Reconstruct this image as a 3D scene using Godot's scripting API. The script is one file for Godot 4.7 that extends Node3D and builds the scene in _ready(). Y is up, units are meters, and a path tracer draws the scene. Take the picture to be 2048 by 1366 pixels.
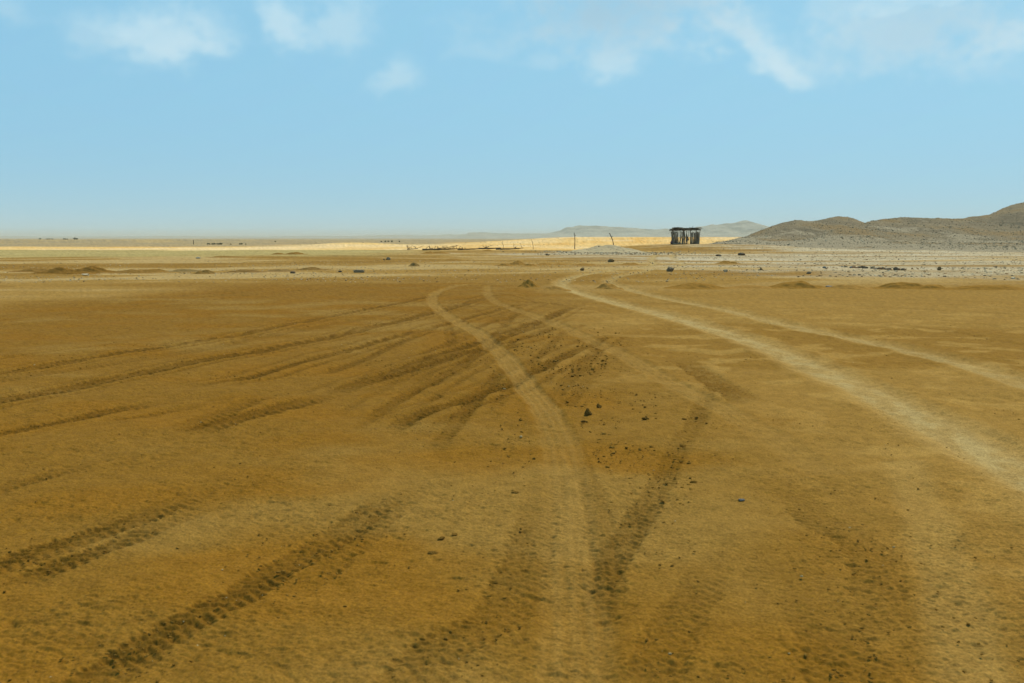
extends Node3D
# A dry coastal desert flat: brown soil crossed by tyre tracks, a dirt road, a stick shelter, low stony hills and hazy far ridges.
# World axes: x to the right, y up, and the view looks along -z. In this file "d" means -z.

const TRACKS = [   # profile, half width, strength, look, centre line as (x, d, depth of the print) on the ground
	[0, 0.30, 1.00, "road", [Vector3(15.38, 106.74, 1), Vector3(11.17, 79.95, 1), Vector3(9.37, 66.13, 1), Vector3(7.83, 59.85, 1), Vector3(6.64, 55.18, 1), Vector3(4.90, 50.89, 1), Vector3(2.80, 43.69, 1), Vector3(1.90, 37.84, 1), Vector3(1.86, 33.70, 1), Vector3(2.16, 31.21, 1), Vector3(2.53, 28.10, 1), Vector3(2.93, 25.36, 1), Vector3(3.40, 22.04, 1), Vector3(3.85, 17.93, 1), Vector3(4.01, 15.10, 1), Vector3(3.99, 12.78, 1), Vector3(3.98, 11.27, 1), Vector3(3.91, 9.92, 1), Vector3(3.86, 8.85, 1), Vector3(3.82, 7.99, 1), Vector3(3.74, 7.04, 1), Vector3(3.55, 5.40, 1), Vector3(3.35, 3.83, 1), Vector3(3.05, 2.51, 1)]],
	[0, 0.28, 0.68, "road", [Vector3(17.36, 106.74, 1), Vector3(13.72, 85.36, 1), Vector3(11.39, 66.13, 1), Vector3(9.02, 58.81, 1), Vector3(6.05, 48.28, 1), Vector3(4.65, 43.69, 1), Vector3(3.81, 39.15, 1), Vector3(3.74, 35.46, 1), Vector3(4.03, 32.10, 1), Vector3(4.39, 28.57, 1), Vector3(4.73, 26.34, 1), Vector3(5.14, 23.58, 1), Vector3(5.29, 21.27, 1), Vector3(5.50, 18.94, 1), Vector3(5.81, 17.02, 1), Vector3(5.98, 15.66, 1), Vector3(6.09, 14.57, 1), Vector3(6.16, 13.29, 1), Vector3(6.06, 11.54, 1), Vector3(5.83, 8.97, 1), Vector3(5.57, 6.48, 1), Vector3(5.37, 4.55, 1), Vector3(5.05, 3.01, 1)]],
	[2, 0.17, 0.95, "dark", [Vector3(-7.21, 10.72, 1), Vector3(-6.48, 12.49, 1), Vector3(-6.13, 13.79, 1), Vector3(-5.67, 15.10, 1), Vector3(-4.99, 16.93, 1), Vector3(-4.29, 20.07, 1), Vector3(-3.44, 24.09, 1), Vector3(-2.95, 26.14, 1), Vector3(-2.42, 29.32, 1)]],
	[2, 0.20, 0.38, "dark", [Vector3(-6.86, 10.19, 1), Vector3(-6.14, 11.83, 1), Vector3(-5.47, 13.45, 1), Vector3(-4.84, 15.10, 1), Vector3(-3.94, 18.42, 1), Vector3(-2.89, 21.75, 1), Vector3(-2.16, 24.62, 0.3)]],
	[2, 0.06, 0.40, "dark", [Vector3(-7.86, 12.69, 1), Vector3(-7.29, 14.08, 1), Vector3(-6.39, 16.35, 1), Vector3(-5.77, 18.94, 0.2)]],
	[2, 0.20, 1.00, "dark", [Vector3(-5.83, 8.64, 1), Vector3(-5.34, 10.25, 1), Vector3(-5.05, 11.34, 1), Vector3(-4.66, 12.59, 1), Vector3(-4.34, 13.73, 1), Vector3(-3.91, 14.76, 1), Vector3(-3.21, 16.84, 1), Vector3(-2.70, 19.15, 1), Vector3(-2.23, 20.68, 1), Vector3(-1.87, 22.78, 1), Vector3(-1.53, 24.09, 1), Vector3(-0.63, 29.32, 0.8)]],
	[2, 0.12, 1.00, "dark", [Vector3(-3.68, 11.27, 0), Vector3(-3.59, 11.62, 0.5), Vector3(-3.22, 12.13, 1), Vector3(-3.00, 13.14, 1), Vector3(-2.63, 14.76, 1), Vector3(-2.28, 16.12, 1), Vector3(-1.85, 17.74, 1), Vector3(-1.16, 20.19, 1), Vector3(-1.00, 20.94, 1), Vector3(-0.11, 24.62, 0.9)]],
	[2, 0.11, 0.80, "dark", [Vector3(-2.42, 12.45, 0), Vector3(-2.30, 12.88, 1), Vector3(-2.04, 14.38, 1), Vector3(-1.80, 16.27, 1), Vector3(-1.63, 17.74, 0.6)]],
	[2, 0.07, 0.50, "dark", [Vector3(-2.14, 13.03, 0), Vector3(-1.98, 13.40, 1), Vector3(-1.51, 14.38, 1), Vector3(-1.19, 15.30, 0)]],
	[2, 0.15, 0.90, "dark", [Vector3(-4.72, 8.09, 0.4), Vector3(-4.44, 8.71, 1), Vector3(-4.11, 9.20, 1), Vector3(-3.99, 9.77, 1), Vector3(-3.83, 9.98, 0.7), Vector3(-3.63, 10.29, 0)]],
	[2, 0.09, 0.70, "dark", [Vector3(-3.81, 9.07, 0), Vector3(-3.64, 9.30, 1), Vector3(-3.43, 9.71, 1), Vector3(-3.21, 10.13, 0)]],
	[2, 0.16, 0.55, "dark", [Vector3(-3.03, 8.69, 0), Vector3(-2.94, 9.10, 1), Vector3(-2.74, 10.29, 1), Vector3(-2.54, 10.79, 0)]],
	[2, 0.20, 0.85, "dark", [Vector3(-2.87, 8.60, 0), Vector3(-2.75, 8.92, 1), Vector3(-2.52, 9.46, 1), Vector3(-2.21, 10.19, 0.9), Vector3(-1.98, 10.72, 0)]],
	[2, 0.17, 1.00, "dark", [Vector3(-1.99, 10.79, 0), Vector3(-1.84, 11.42, 0.8), Vector3(-1.48, 12.69, 1), Vector3(-1.22, 13.73, 1), Vector3(-1.00, 14.70, 1), Vector3(-0.47, 16.59, 1), Vector3(-0.37, 17.28, 1), Vector3(0.59, 20.56, 1), Vector3(1.27, 23.75, 0.7)]],
	[2, 0.12, 1.00, "dark", [Vector3(-1.55, 11.54, 0), Vector3(-1.41, 12.40, 1), Vector3(-0.83, 14.38, 1), Vector3(-0.38, 15.66, 1), Vector3(-0.22, 16.76, 1), Vector3(0.66, 19.95, 0.9)]],
	[2, 0.10, 0.85, "dark", [Vector3(-1.35, 9.35, 0), Vector3(-1.28, 9.92, 0.8), Vector3(-1.09, 11.04, 1), Vector3(-0.72, 13.03, 1), Vector3(-0.36, 15.52, 1), Vector3(0.08, 16.43, 1), Vector3(0.89, 18.94, 1)]],
	[2, 0.05, 0.50, "dark", [Vector3(-1.27, 10.72, 0), Vector3(-1.02, 12.22, 1), Vector3(-0.61, 14.44, 1), Vector3(-0.35, 15.96, 1)]],
	[2, 0.13, 1.00, "dark", [Vector3(-1.15, 8.55, 0), Vector3(-1.04, 8.85, 0.4), Vector3(-0.96, 9.33, 1), Vector3(-0.68, 10.04, 1), Vector3(-0.14, 11.30, 1), Vector3(0.10, 12.00, 1), Vector3(0.22, 12.54, 1), Vector3(1.34, 16.19, 1)]],
	[2, 0.10, 0.80, "dark", [Vector3(-0.65, 7.80, 0), Vector3(-0.58, 8.46, 0.7), Vector3(-0.51, 9.17, 1), Vector3(-0.38, 10.51, 1), Vector3(-0.15, 12.45, 0.8), Vector3(0.04, 14.14, 0)]],
	[2, 0.12, 0.65, "dark", [Vector3(0.33, 9.92, 0.3), Vector3(0.90, 12.98, 1), Vector3(1.40, 15.52, 1)]],
	[2, 0.05, 0.60, "dark", [Vector3(-1.01, 15.81, 1), Vector3(-1.17, 17.64, 1), Vector3(-1.36, 20.07, 0.3)]],
	[2, 0.05, 0.60, "dark", [Vector3(-0.94, 16.12, 1), Vector3(-1.09, 17.93, 1), Vector3(-1.27, 20.07, 0.3)]],
	[2, 0.10, 0.70, "dark", [Vector3(-0.18, 18.94, 0.6), Vector3(-0.04, 21.07, 1), Vector3(0.14, 23.92, 0.7)]],
	[2, 0.12, 0.80, "dark", [Vector3(0.59, 26.55, 0.5), Vector3(1.00, 26.14, 1), Vector3(1.33, 24.98, 0.2)]],
	[2, 0.13, 0.80, "dark", [Vector3(0.76, 21.21, 1), Vector3(1.18, 23.26, 1), Vector3(1.65, 24.98, 0.3)]],
	[3, 0.05, 0.80, "thin", [Vector3(-1.10, 25.17, 1), Vector3(-0.61, 22.33, 1), Vector3(-0.21, 19.83, 1)]],
	[2, 0.07, 0.45, "dark", [Vector3(-1.89, 26.14, 1), Vector3(-1.33, 28.10, 1), Vector3(-0.58, 29.83, 1)]],
	[2, 0.14, 0.72, "dark", [Vector3(-2.79, 4.79, 1), Vector3(-2.67, 5.04, 1), Vector3(-2.54, 5.33, 1), Vector3(-2.39, 5.62, 1), Vector3(-2.23, 5.99, 0.9), Vector3(-2.10, 6.54, 0.25), Vector3(-2.03, 6.78, 0)]],
	[2, 0.10, 0.65, "dark", [Vector3(-2.43, 4.72, 0), Vector3(-2.38, 4.98, 1), Vector3(-2.24, 5.26, 1), Vector3(-2.10, 5.64, 0.7), Vector3(-1.93, 6.21, 0)]],
	[2, 0.12, 0.62, "dark", [Vector3(-1.74, 3.04, 1), Vector3(-1.69, 3.34, 1), Vector3(-1.62, 3.67, 1), Vector3(-1.54, 3.98, 1), Vector3(-1.41, 4.35, 1), Vector3(-1.28, 4.70, 1), Vector3(-1.18, 5.08, 1), Vector3(-1.02, 5.56, 1), Vector3(-0.86, 6.12, 0.9), Vector3(-0.78, 6.48, 0)]],
	[2, 0.10, 0.45, "dark", [Vector3(-1.10, 4.55, 0), Vector3(-0.99, 4.98, 1), Vector3(-0.90, 5.37, 1), Vector3(-0.72, 6.22, 0.6), Vector3(-0.61, 6.89, 0)]],
	[2, 0.12, 0.50, "dark", [Vector3(-3.60, 6.48, 1), Vector3(-3.47, 6.75, 1), Vector3(-3.33, 7.12, 0.9), Vector3(-3.22, 7.56, 0)]],
	[2, 0.14, 0.55, "dark", [Vector3(-0.41, 3.53, 0.5), Vector3(-0.30, 3.98, 1), Vector3(-0.08, 4.29, 0.8), Vector3(0.06, 4.94, 1), Vector3(0.12, 5.62, 0.8), Vector3(0.20, 6.35, 0.3)]],
	[2, 0.10, 0.55, "dark", [Vector3(0.35, 4.03, 0), Vector3(0.41, 4.59, 0.7), Vector3(0.46, 4.91, 1), Vector3(0.60, 5.33, 1), Vector3(0.78, 5.95, 1), Vector3(0.99, 6.64, 0.7), Vector3(1.36, 8.03, 0.8), Vector3(1.67, 8.97, 1), Vector3(2.11, 10.72, 0.9), Vector3(2.44, 11.87, 0)]],
	[2, 0.09, 0.50, "dark", [Vector3(0.51, 7.89, 0.2), Vector3(0.53, 6.73, 1), Vector3(0.51, 5.61, 1), Vector3(0.45, 4.59, 0.4), Vector3(0.41, 4.19, 0)]],
	[2, 0.14, 0.42, "dark", [Vector3(1.87, 6.54, 0), Vector3(1.87, 5.89, 1), Vector3(1.95, 5.44, 1), Vector3(1.83, 4.83, 1), Vector3(1.59, 3.98, 0)]],
	[2, 0.20, 0.75, "dark", [Vector3(2.33, 14.14, 0), Vector3(2.39, 12.88, 1), Vector3(2.40, 11.66, 1), Vector3(2.45, 10.72, 1), Vector3(2.45, 9.92, 0)]],
	[2, 0.09, 0.30, "dark", [Vector3(7.05, 20.68, 0), Vector3(7.89, 18.94, 1), Vector3(8.18, 15.81, 1)]],
	[3, 0.05, 0.90, "thin", [Vector3(-11.56, 18.73, 1), Vector3(-10.67, 20.68, 1), Vector3(-9.78, 23.58, 1), Vector3(-8.96, 28.57, 1), Vector3(-8.02, 33.70, 1), Vector3(-6.15, 37.84, 1)]],
	[3, 0.05, 0.80, "thin", [Vector3(-10.51, 17.02, 1), Vector3(-9.94, 19.26, 1), Vector3(-9.72, 20.43, 1), Vector3(-8.84, 24.26, 1), Vector3(-7.79, 29.57, 1), Vector3(-6.33, 33.70, 1), Vector3(-4.72, 37.01, 1)]],
	[2, 0.06, 0.45, "dark", [Vector3(-7.57, 10.72, 1), Vector3(-6.84, 12.49, 1), Vector3(-6.49, 13.79, 1), Vector3(-6.03, 15.10, 1), Vector3(-5.35, 16.93, 1), Vector3(-4.65, 20.07, 1), Vector3(-3.80, 24.09, 1), Vector3(-3.31, 26.14, 1), Vector3(-2.78, 29.32, 1)]],
	[2, 0.06, 0.60, "dark", [Vector3(-6.86, 10.72, 1), Vector3(-6.14, 12.49, 1), Vector3(-5.78, 13.79, 1), Vector3(-5.33, 15.10, 1), Vector3(-4.65, 16.93, 1), Vector3(-3.95, 20.07, 1), Vector3(-3.10, 24.09, 1), Vector3(-2.60, 26.14, 1), Vector3(-2.07, 29.32, 1)]],
	[2, 0.06, 0.45, "dark", [Vector3(-6.19, 8.64, 1), Vector3(-5.70, 10.25, 1), Vector3(-5.41, 11.34, 1), Vector3(-5.02, 12.59, 1), Vector3(-4.70, 13.73, 1), Vector3(-4.27, 14.76, 1), Vector3(-3.58, 16.84, 1), Vector3(-3.07, 19.15, 1), Vector3(-2.59, 20.68, 1), Vector3(-2.23, 22.78, 1), Vector3(-1.89, 24.09, 1), Vector3(-1.00, 29.32, 0.8)]],
	[2, 0.06, 0.60, "dark", [Vector3(-5.49, 8.64, 1), Vector3(-4.99, 10.25, 1), Vector3(-4.71, 11.34, 1), Vector3(-4.32, 12.59, 1), Vector3(-3.99, 13.73, 1), Vector3(-3.57, 14.76, 1), Vector3(-2.87, 16.84, 1), Vector3(-2.36, 19.15, 1), Vector3(-1.89, 20.68, 1), Vector3(-1.53, 22.78, 1), Vector3(-1.19, 24.09, 1), Vector3(-0.29, 29.32, 0.8)]],
	[2, 0.06, 0.45, "dark", [Vector3(-4.04, 11.27, 0), Vector3(-3.95, 11.62, 0.5), Vector3(-3.58, 12.13, 1), Vector3(-3.36, 13.14, 1), Vector3(-3.00, 14.76, 1), Vector3(-2.64, 16.12, 1), Vector3(-2.21, 17.74, 1), Vector3(-1.52, 20.19, 1), Vector3(-1.36, 20.94, 1), Vector3(-0.47, 24.62, 0.9)]],
	[2, 0.06, 0.60, "dark", [Vector3(-3.34, 11.27, 0), Vector3(-3.25, 11.62, 0.5), Vector3(-2.88, 12.13, 1), Vector3(-2.66, 13.14, 1), Vector3(-2.29, 14.76, 1), Vector3(-1.94, 16.12, 1), Vector3(-1.51, 17.74, 1), Vector3(-0.82, 20.19, 1), Vector3(-0.66, 20.94, 1), Vector3(0.23, 24.62, 0.9)]],
	[2, 0.06, 0.45, "dark", [Vector3(-2.36, 10.79, 0), Vector3(-2.20, 11.42, 0.8), Vector3(-1.85, 12.69, 1), Vector3(-1.58, 13.73, 1), Vector3(-1.36, 14.70, 1), Vector3(-0.83, 16.59, 1), Vector3(-0.74, 17.28, 1), Vector3(0.23, 20.56, 1), Vector3(0.90, 23.75, 0.7)]],
	[2, 0.06, 0.60, "dark", [Vector3(-1.65, 10.79, 0), Vector3(-1.49, 11.42, 0.8), Vector3(-1.14, 12.69, 1), Vector3(-0.87, 13.73, 1), Vector3(-0.65, 14.70, 1), Vector3(-0.13, 16.59, 1), Vector3(-0.03, 17.28, 1), Vector3(0.93, 20.56, 1), Vector3(1.61, 23.75, 0.7)]],
	[2, 0.06, 0.45, "dark", [Vector3(-1.91, 11.54, 0), Vector3(-1.77, 12.40, 1), Vector3(-1.19, 14.38, 1), Vector3(-0.74, 15.66, 1), Vector3(-0.58, 16.76, 1), Vector3(0.30, 19.95, 0.9)]],
	[2, 0.06, 0.60, "dark", [Vector3(-1.20, 11.54, 0), Vector3(-1.07, 12.40, 1), Vector3(-0.49, 14.38, 1), Vector3(-0.04, 15.66, 1), Vector3(0.12, 16.76, 1), Vector3(1.01, 19.95, 0.9)]],
	[2, 0.06, 0.45, "dark", [Vector3(-1.71, 9.35, 0), Vector3(-1.64, 9.92, 0.8), Vector3(-1.45, 11.04, 1), Vector3(-1.08, 13.03, 1), Vector3(-0.72, 15.52, 1), Vector3(-0.28, 16.43, 1), Vector3(0.53, 18.94, 1)]],
	[2, 0.06, 0.60, "dark", [Vector3(-1.01, 9.35, 0), Vector3(-0.93, 9.92, 0.8), Vector3(-0.75, 11.04, 1), Vector3(-0.38, 13.03, 1), Vector3(-0.02, 15.52, 1), Vector3(0.42, 16.43, 1), Vector3(1.23, 18.94, 1)]],
	[2, 0.06, 0.45, "dark", [Vector3(-1.51, 8.55, 0), Vector3(-1.40, 8.85, 0.4), Vector3(-1.32, 9.33, 1), Vector3(-1.05, 10.04, 1), Vector3(-0.50, 11.30, 1), Vector3(-0.26, 12.00, 1), Vector3(-0.14, 12.54, 1), Vector3(0.98, 16.19, 1)]],
	[2, 0.06, 0.60, "dark", [Vector3(-0.81, 8.55, 0), Vector3(-0.70, 8.85, 0.4), Vector3(-0.62, 9.33, 1), Vector3(-0.34, 10.04, 1), Vector3(0.20, 11.30, 1), Vector3(0.44, 12.00, 1), Vector3(0.56, 12.54, 1), Vector3(1.68, 16.19, 1)]],
	[2, 0.16, 0.28, "dark", [Vector3(1.30, 5.31, 0), Vector3(1.38, 4.55, 1), Vector3(1.34, 3.98, 1), Vector3(1.22, 3.45, 1)]],
	[2, 0.12, 0.28, "dark", [Vector3(0.49, 3.53, 1), Vector3(0.64, 4.03, 1), Vector3(0.91, 4.68, 1), Vector3(1.19, 5.40, 0)]],
	[2, 0.14, 0.30, "dark", [Vector3(6.74, 31.50, 0), Vector3(9.79, 28.82, 1), Vector3(14.15, 26.14, 1)]],
	[2, 0.14, 0.35, "dark", [Vector3(7.39, 27.41, 0), Vector3(9.12, 24.98, 1), Vector3(11.79, 21.75, 1)]],
	[2, 0.12, 0.30, "dark", [Vector3(7.21, 23.26, 0), Vector3(8.39, 21.48, 1), Vector3(9.99, 18.42, 1)]],
	[2, 0.12, 0.35, "dark", [Vector3(6.78, 28.33, 0), Vector3(10.36, 26.55, 1), Vector3(13.04, 24.09, 1)]],
	[2, 0.10, 0.60, "dark", [Vector3(-0.87, 18.42, 1), Vector3(-0.25, 20.68, 1), Vector3(0.70, 24.98, 0.5)]],
	[2, 0.08, 0.60, "dark", [Vector3(-1.25, 15.10, 1), Vector3(-0.61, 18.94, 1), Vector3(0.20, 25.36, 0.4)]],
	[2, 0.08, 0.55, "dark", [Vector3(-0.08, 10.72, 1), Vector3(0.24, 13.29, 1), Vector3(0.72, 16.59, 1), Vector3(1.11, 18.94, 0.4)]],
	[2, 0.09, 0.50, "dark", [Vector3(0.69, 10.72, 1), Vector3(1.05, 12.54, 1), Vector3(1.65, 15.10, 0.4)]],
	[2, 0.08, 0.50, "dark", [Vector3(-1.44, 8.73, 0), Vector3(-1.18, 10.38, 1), Vector3(-0.77, 12.22, 1), Vector3(-0.25, 14.32, 1)]],
	[2, 0.07, 0.50, "dark", [Vector3(-2.49, 34.38, 1), Vector3(-1.22, 32.72, 1), Vector3(0.09, 29.32, 1), Vector3(0.83, 24.98, 0.3)]],
	[2, 0.07, 0.50, "dark", [Vector3(-1.71, 27.41, 1), Vector3(-0.94, 29.32, 1), Vector3(0.28, 34.38, 0.4)]],
	[1, 0.15, 0.95, "pale", [Vector3(-1.80, 36.22, 1), Vector3(-2.10, 35.09, 1), Vector3(-2.37, 31.21, 1), Vector3(-2.21, 27.41, 1), Vector3(-1.71, 23.58, 1), Vector3(-1.26, 21.07, 1), Vector3(-0.85, 18.94, 1), Vector3(-0.52, 17.46, 1), Vector3(-0.31, 15.81, 1), Vector3(-0.10, 14.14, 1), Vector3(0.07, 12.54, 1), Vector3(0.20, 11.08, 1), Vector3(0.30, 10.13, 1), Vector3(0.36, 9.35, 1), Vector3(0.40, 8.29, 1), Vector3(0.40, 7.36, 1), Vector3(0.37, 6.35, 1), Vector3(0.33, 5.49, 1), Vector3(0.30, 4.83, 1), Vector3(0.28, 4.24, 1), Vector3(0.25, 3.67, 1), Vector3(0.22, 3.16, 1), Vector3(0.18, 2.41, 1)]],
	[1, 0.15, 0.75, "pale", [Vector3(-0.87, 35.46, 1), Vector3(-0.75, 30.93, 1), Vector3(-0.46, 26.98, 1), Vector3(0.01, 24.26, 1), Vector3(0.53, 21.75, 1), Vector3(1.01, 18.94, 1), Vector3(1.35, 16.59, 1), Vector3(1.61, 14.76, 1), Vector3(1.76, 13.03, 1), Vector3(1.87, 11.66, 1), Vector3(2.01, 10.55, 1), Vector3(2.12, 9.77, 1), Vector3(2.19, 9.02, 1), Vector3(2.24, 7.89, 1)]],
	[4, 0.15, 0.50, "pale", [Vector3(2.81, 6.89, 1), Vector3(2.60, 6.11, 1), Vector3(2.34, 5.31, 1), Vector3(2.09, 4.55, 1), Vector3(1.91, 4.03, 1), Vector3(1.78, 3.67, 1), Vector3(1.62, 3.23, 1), Vector3(1.30, 2.41, 1)]],
]
const RIDGES = [   # crest lines of the stony hills on the right, as (x, height, d)
	[9.0, [Vector3(37.3, 0.49, 185.0), Vector3(51.4, 2.02, 215.0), Vector3(60.0, 3.93, 228.0), Vector3(66.9, 5.73, 236.0), Vector3(74.8, 6.23, 244.0), Vector3(84.0, 6.91, 250.0), Vector3(93.6, 6.31, 262.0), Vector3(113.0, 7.38, 290.0)]],
	[9.0, [Vector3(52.1, 1.52, 180.0), Vector3(65.2, 3.09, 198.0), Vector3(83.0, 5.94, 222.0), Vector3(90.6, 6.49, 230.0), Vector3(99.3, 6.22, 240.0), Vector3(108.5, 6.09, 250.0), Vector3(115.7, 6.49, 258.0), Vector3(125.3, 7.95, 262.0), Vector3(133.0, 9.64, 268.0), Vector3(143.1, 12.06, 275.0), Vector3(171.3, 15.68, 290.0), Vector3(222.4, 17.37, 300.0)]],
]

var noise_a: FastNoiseLite      # fractal, one unit across
var noise_b: FastNoiseLite
var noise_s: FastNoiseLite      # single octave
var cells := {}                 # half-metre cell -> the track samples near it
var smp := []                   # track samples [x, d, tangent x, tangent d, along, track, strength]
var sx := PackedFloat32Array()
var sd := PackedFloat32Array()
var stx := PackedFloat32Array()
var std := PackedFloat32Array()
var sal := PackedFloat32Array()
var sam := PackedFloat32Array()
var sid := PackedInt32Array()
var taken := {}
var M := {}
var row_pos := []
var row_col := []
var row_cls := []
var row_d := PackedFloat32Array()
var columns_n := 0

# ------------------------------------------------------------------ helpers
func numbered(called: String) -> String:
	taken[called] = taken.get(called, -1) + 1
	return called if taken[called] == 0 else "%s_%03d" % [called, taken[called]]

func tag(o: Node, label: String, category: String, group := "", kind := "") -> Node:
	o.set_meta("label", label)
	o.set_meta("category", category)
	if group: o.set_meta("group", group)
	if kind: o.set_meta("kind", kind)
	return o

func thing(called: String, at: Vector3, turn := 0.0) -> Node3D:
	var o := Node3D.new()
	o.name = numbered(called)
	add_child(o)
	o.position = at
	o.rotation.y = turn
	return o

func part(called: String, mesh: Mesh, mat: Material, parent: Node, at := Vector3.ZERO) -> MeshInstance3D:
	var o := MeshInstance3D.new()
	o.name = called
	o.mesh = mesh
	o.material_override = mat
	parent.add_child(o, true)
	o.position = at
	return o

func solo(called: String, mesh: Mesh, mat: Material, at: Vector3, turn := 0.0) -> MeshInstance3D:
	var o := MeshInstance3D.new()
	o.name = numbered(called)
	o.mesh = mesh
	o.material_override = mat
	add_child(o)
	o.position = at
	o.rotation.y = turn
	return o

func rng(seed_value: int) -> RandomNumberGenerator:
	var r := RandomNumberGenerator.new()
	r.seed = seed_value
	return r

func nz(kind: int, seed_value: int, octaves: int) -> FastNoiseLite:
	var n := FastNoiseLite.new()
	n.noise_type = kind
	n.seed = seed_value
	n.frequency = 1.0
	n.fractal_type = FastNoiseLite.FRACTAL_FBM if octaves > 1 else FastNoiseLite.FRACTAL_NONE
	n.fractal_octaves = octaves
	return n

func step01(a: float, b: float, v: float) -> float:
	var t := clampf((v - a) / (b - a), 0.0, 1.0)
	return t * t * (3.0 - 2.0 * t)

func grain(seed_value: int, freq: float, lo: float, hi: float, octaves := 4) -> NoiseTexture2D:
	var n := nz(FastNoiseLite.TYPE_SIMPLEX_SMOOTH, seed_value, octaves)
	n.frequency = freq
	var t := NoiseTexture2D.new()
	t.width = 512
	t.height = 512
	t.seamless = true
	t.noise = n
	var g := Gradient.new()
	g.set_color(0, Color(lo, lo, lo))
	g.set_color(1, Color(hi, hi, hi))
	t.color_ramp = g
	return t

func earth(tile: float, relief: float, lo := 0.8) -> StandardMaterial3D:
	var m := StandardMaterial3D.new()
	m.vertex_color_use_as_albedo = true
	m.roughness = 1.0
	m.metallic_specular = 0.1
	m.uv1_triplanar = true
	m.uv1_world_triplanar = true
	m.uv1_scale = Vector3.ONE / tile
	m.albedo_texture = M.grain_tex if lo > 0.7 else M.rough_tex
	if relief > 0.0:
		m.heightmap_enabled = true
		m.heightmap_texture = M.bump_tex
		m.heightmap_scale = relief
	return m

func plain(c: Color, rough := 0.95) -> StandardMaterial3D:
	var m := StandardMaterial3D.new()
	m.albedo_color = c.linear_to_srgb()
	m.roughness = rough
	m.metallic_specular = 0.2
	return m

func surface_of(pos: PackedVector3Array, col: PackedColorArray, nor: PackedVector3Array, idx: PackedInt32Array) -> ArrayMesh:
	var a := []
	a.resize(Mesh.ARRAY_MAX)
	a[Mesh.ARRAY_VERTEX] = pos
	if nor.size(): a[Mesh.ARRAY_NORMAL] = nor
	if col.size(): a[Mesh.ARRAY_COLOR] = col
	a[Mesh.ARRAY_INDEX] = idx
	var m := ArrayMesh.new()
	m.add_surface_from_arrays(Mesh.PRIMITIVE_TRIANGLES, a)
	return m

# ------------------------------------------------------------------ the lie of the land
func lay(x: float, d: float) -> float:
	"""Height of the ground at (x, d), tracks and fine relief left out."""
	var h := noise_a.get_noise_2d(x * 0.03 + 7.0, d * 0.03) * 0.16 * step01(14.0, 60.0, d)
	h *= 1.0 - step01(140.0, 200.0, d) * 0.6
	# the low swell that carries the shelter and runs into the hills
	var w := step01(15.0, 31.0, x) * (1.0 - step01(38.0, 54.0, x)) * step01(118.0, 168.0, d) * (1.0 - step01(182.0, 215.0, d))
	h += 0.66 * w
	# pale dunes behind
	var ex := (x + 36.5) / 11.0
	var ed := (d - 232.0) / 16.0
	h += 0.62 * exp(-ex * ex - ed * ed)
	h += 2.05 * step01(-26.0, 22.0, x + noise_a.get_noise_2d(d * 0.01, 3.0) * 8.0) * step01(205.0, 345.0, d) * (1.0 - step01(360.0, 520.0, d))
	# low tableland on the left
	h += 0.95 * (1.0 - step01(-172.0, -154.0, x)) * step01(330.0, 470.0, d) * (1.0 - step01(560.0, 800.0, d))
	return h

func fall(x: float, d: float) -> float:
	"""Height of the stony hills at (x, d) above the flat; below zero outside them."""
	var best := -1.0
	for ridge in RIDGES:
		var pts: Array = ridge[1]
		var least := 1e9
		var behind := false
		var top := 0.0
		for i in pts.size() - 1:
			var a: Vector3 = pts[i]
			var b: Vector3 = pts[i + 1]
			var dx := b.x - a.x
			var dd := b.z - a.z
			var t := clampf(((x - a.x) * dx + (d - a.z) * dd) / (dx * dx + dd * dd), 0.0, 1.0)
			var gx := x - a.x - dx * t
			var gd := d - a.z - dd * t
			var e := gx * gx + gd * gd
			if e < least:
				least = e
				behind = gd > 0.0
				top = a.y + (b.y - a.y) * t
		var reach: float = (10.0 + maxf(top, 0.0) * ridge[0]) * (0.3 if behind else 1.0)
		var s := (sqrt(least + 9.0) - 3.0) / reach
		var h := top * pow(1.0 - s, 1.6) - 0.1 * s if s < 1.0 else -0.1 - (s - 1.0)
		if h > best:
			best = h
	# the gully between the two crests
	var along := clampf((d - 214.0) / 70.0, 0.0, 1.0)
	var off := (x - lerpf(76.5, 100.0, along)) / 3.4
	best -= 1.25 * exp(-off * off) * step01(222.0, 240.0, d) * step01(2.0, 4.0, best)
	# the stony apron that runs out from the hills
	var foot := 182.0 - 62.0 * step01(36.0, 64.0, x) - 16.0 * step01(55.0, 100.0, x)
	var apron := (d - foot) * 0.017 * (1.0 - step01(235.0, 290.0, d)) * step01(38.0, 66.0, x) - 0.1 - 0.8 * (1.0 - step01(34.0, 46.0, x))
	if apron > -0.1:
		var k := clampf(0.5 + 0.5 * (best - apron) / 0.8, 0.0, 1.0)
		best = lerpf(apron, best, k) + 0.8 * k * (1.0 - k) * 0.5
	return best

func level(x: float, d: float) -> float:
	var h := lay(x, d)
	if x > 18.5 and d > 101.0 and d < 419.0:
		h = maxf(h, hill_height(x, d))
	return h

func hill_height(x: float, d: float) -> float:
	var h := fall(x, d)
	if h > -0.3:
		h += (noise_a.get_noise_2d(x * 0.045, d * 0.045) * 0.7 - absf(noise_a.get_noise_2d(x * 0.03 + 50.0, d * 0.018)) * 1.1 + 0.2) * clampf(h * 0.35, 0.0, 1.0) + noise_a.get_noise_2d(x * 0.22, d * 0.22) * 0.12
	return h

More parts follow.
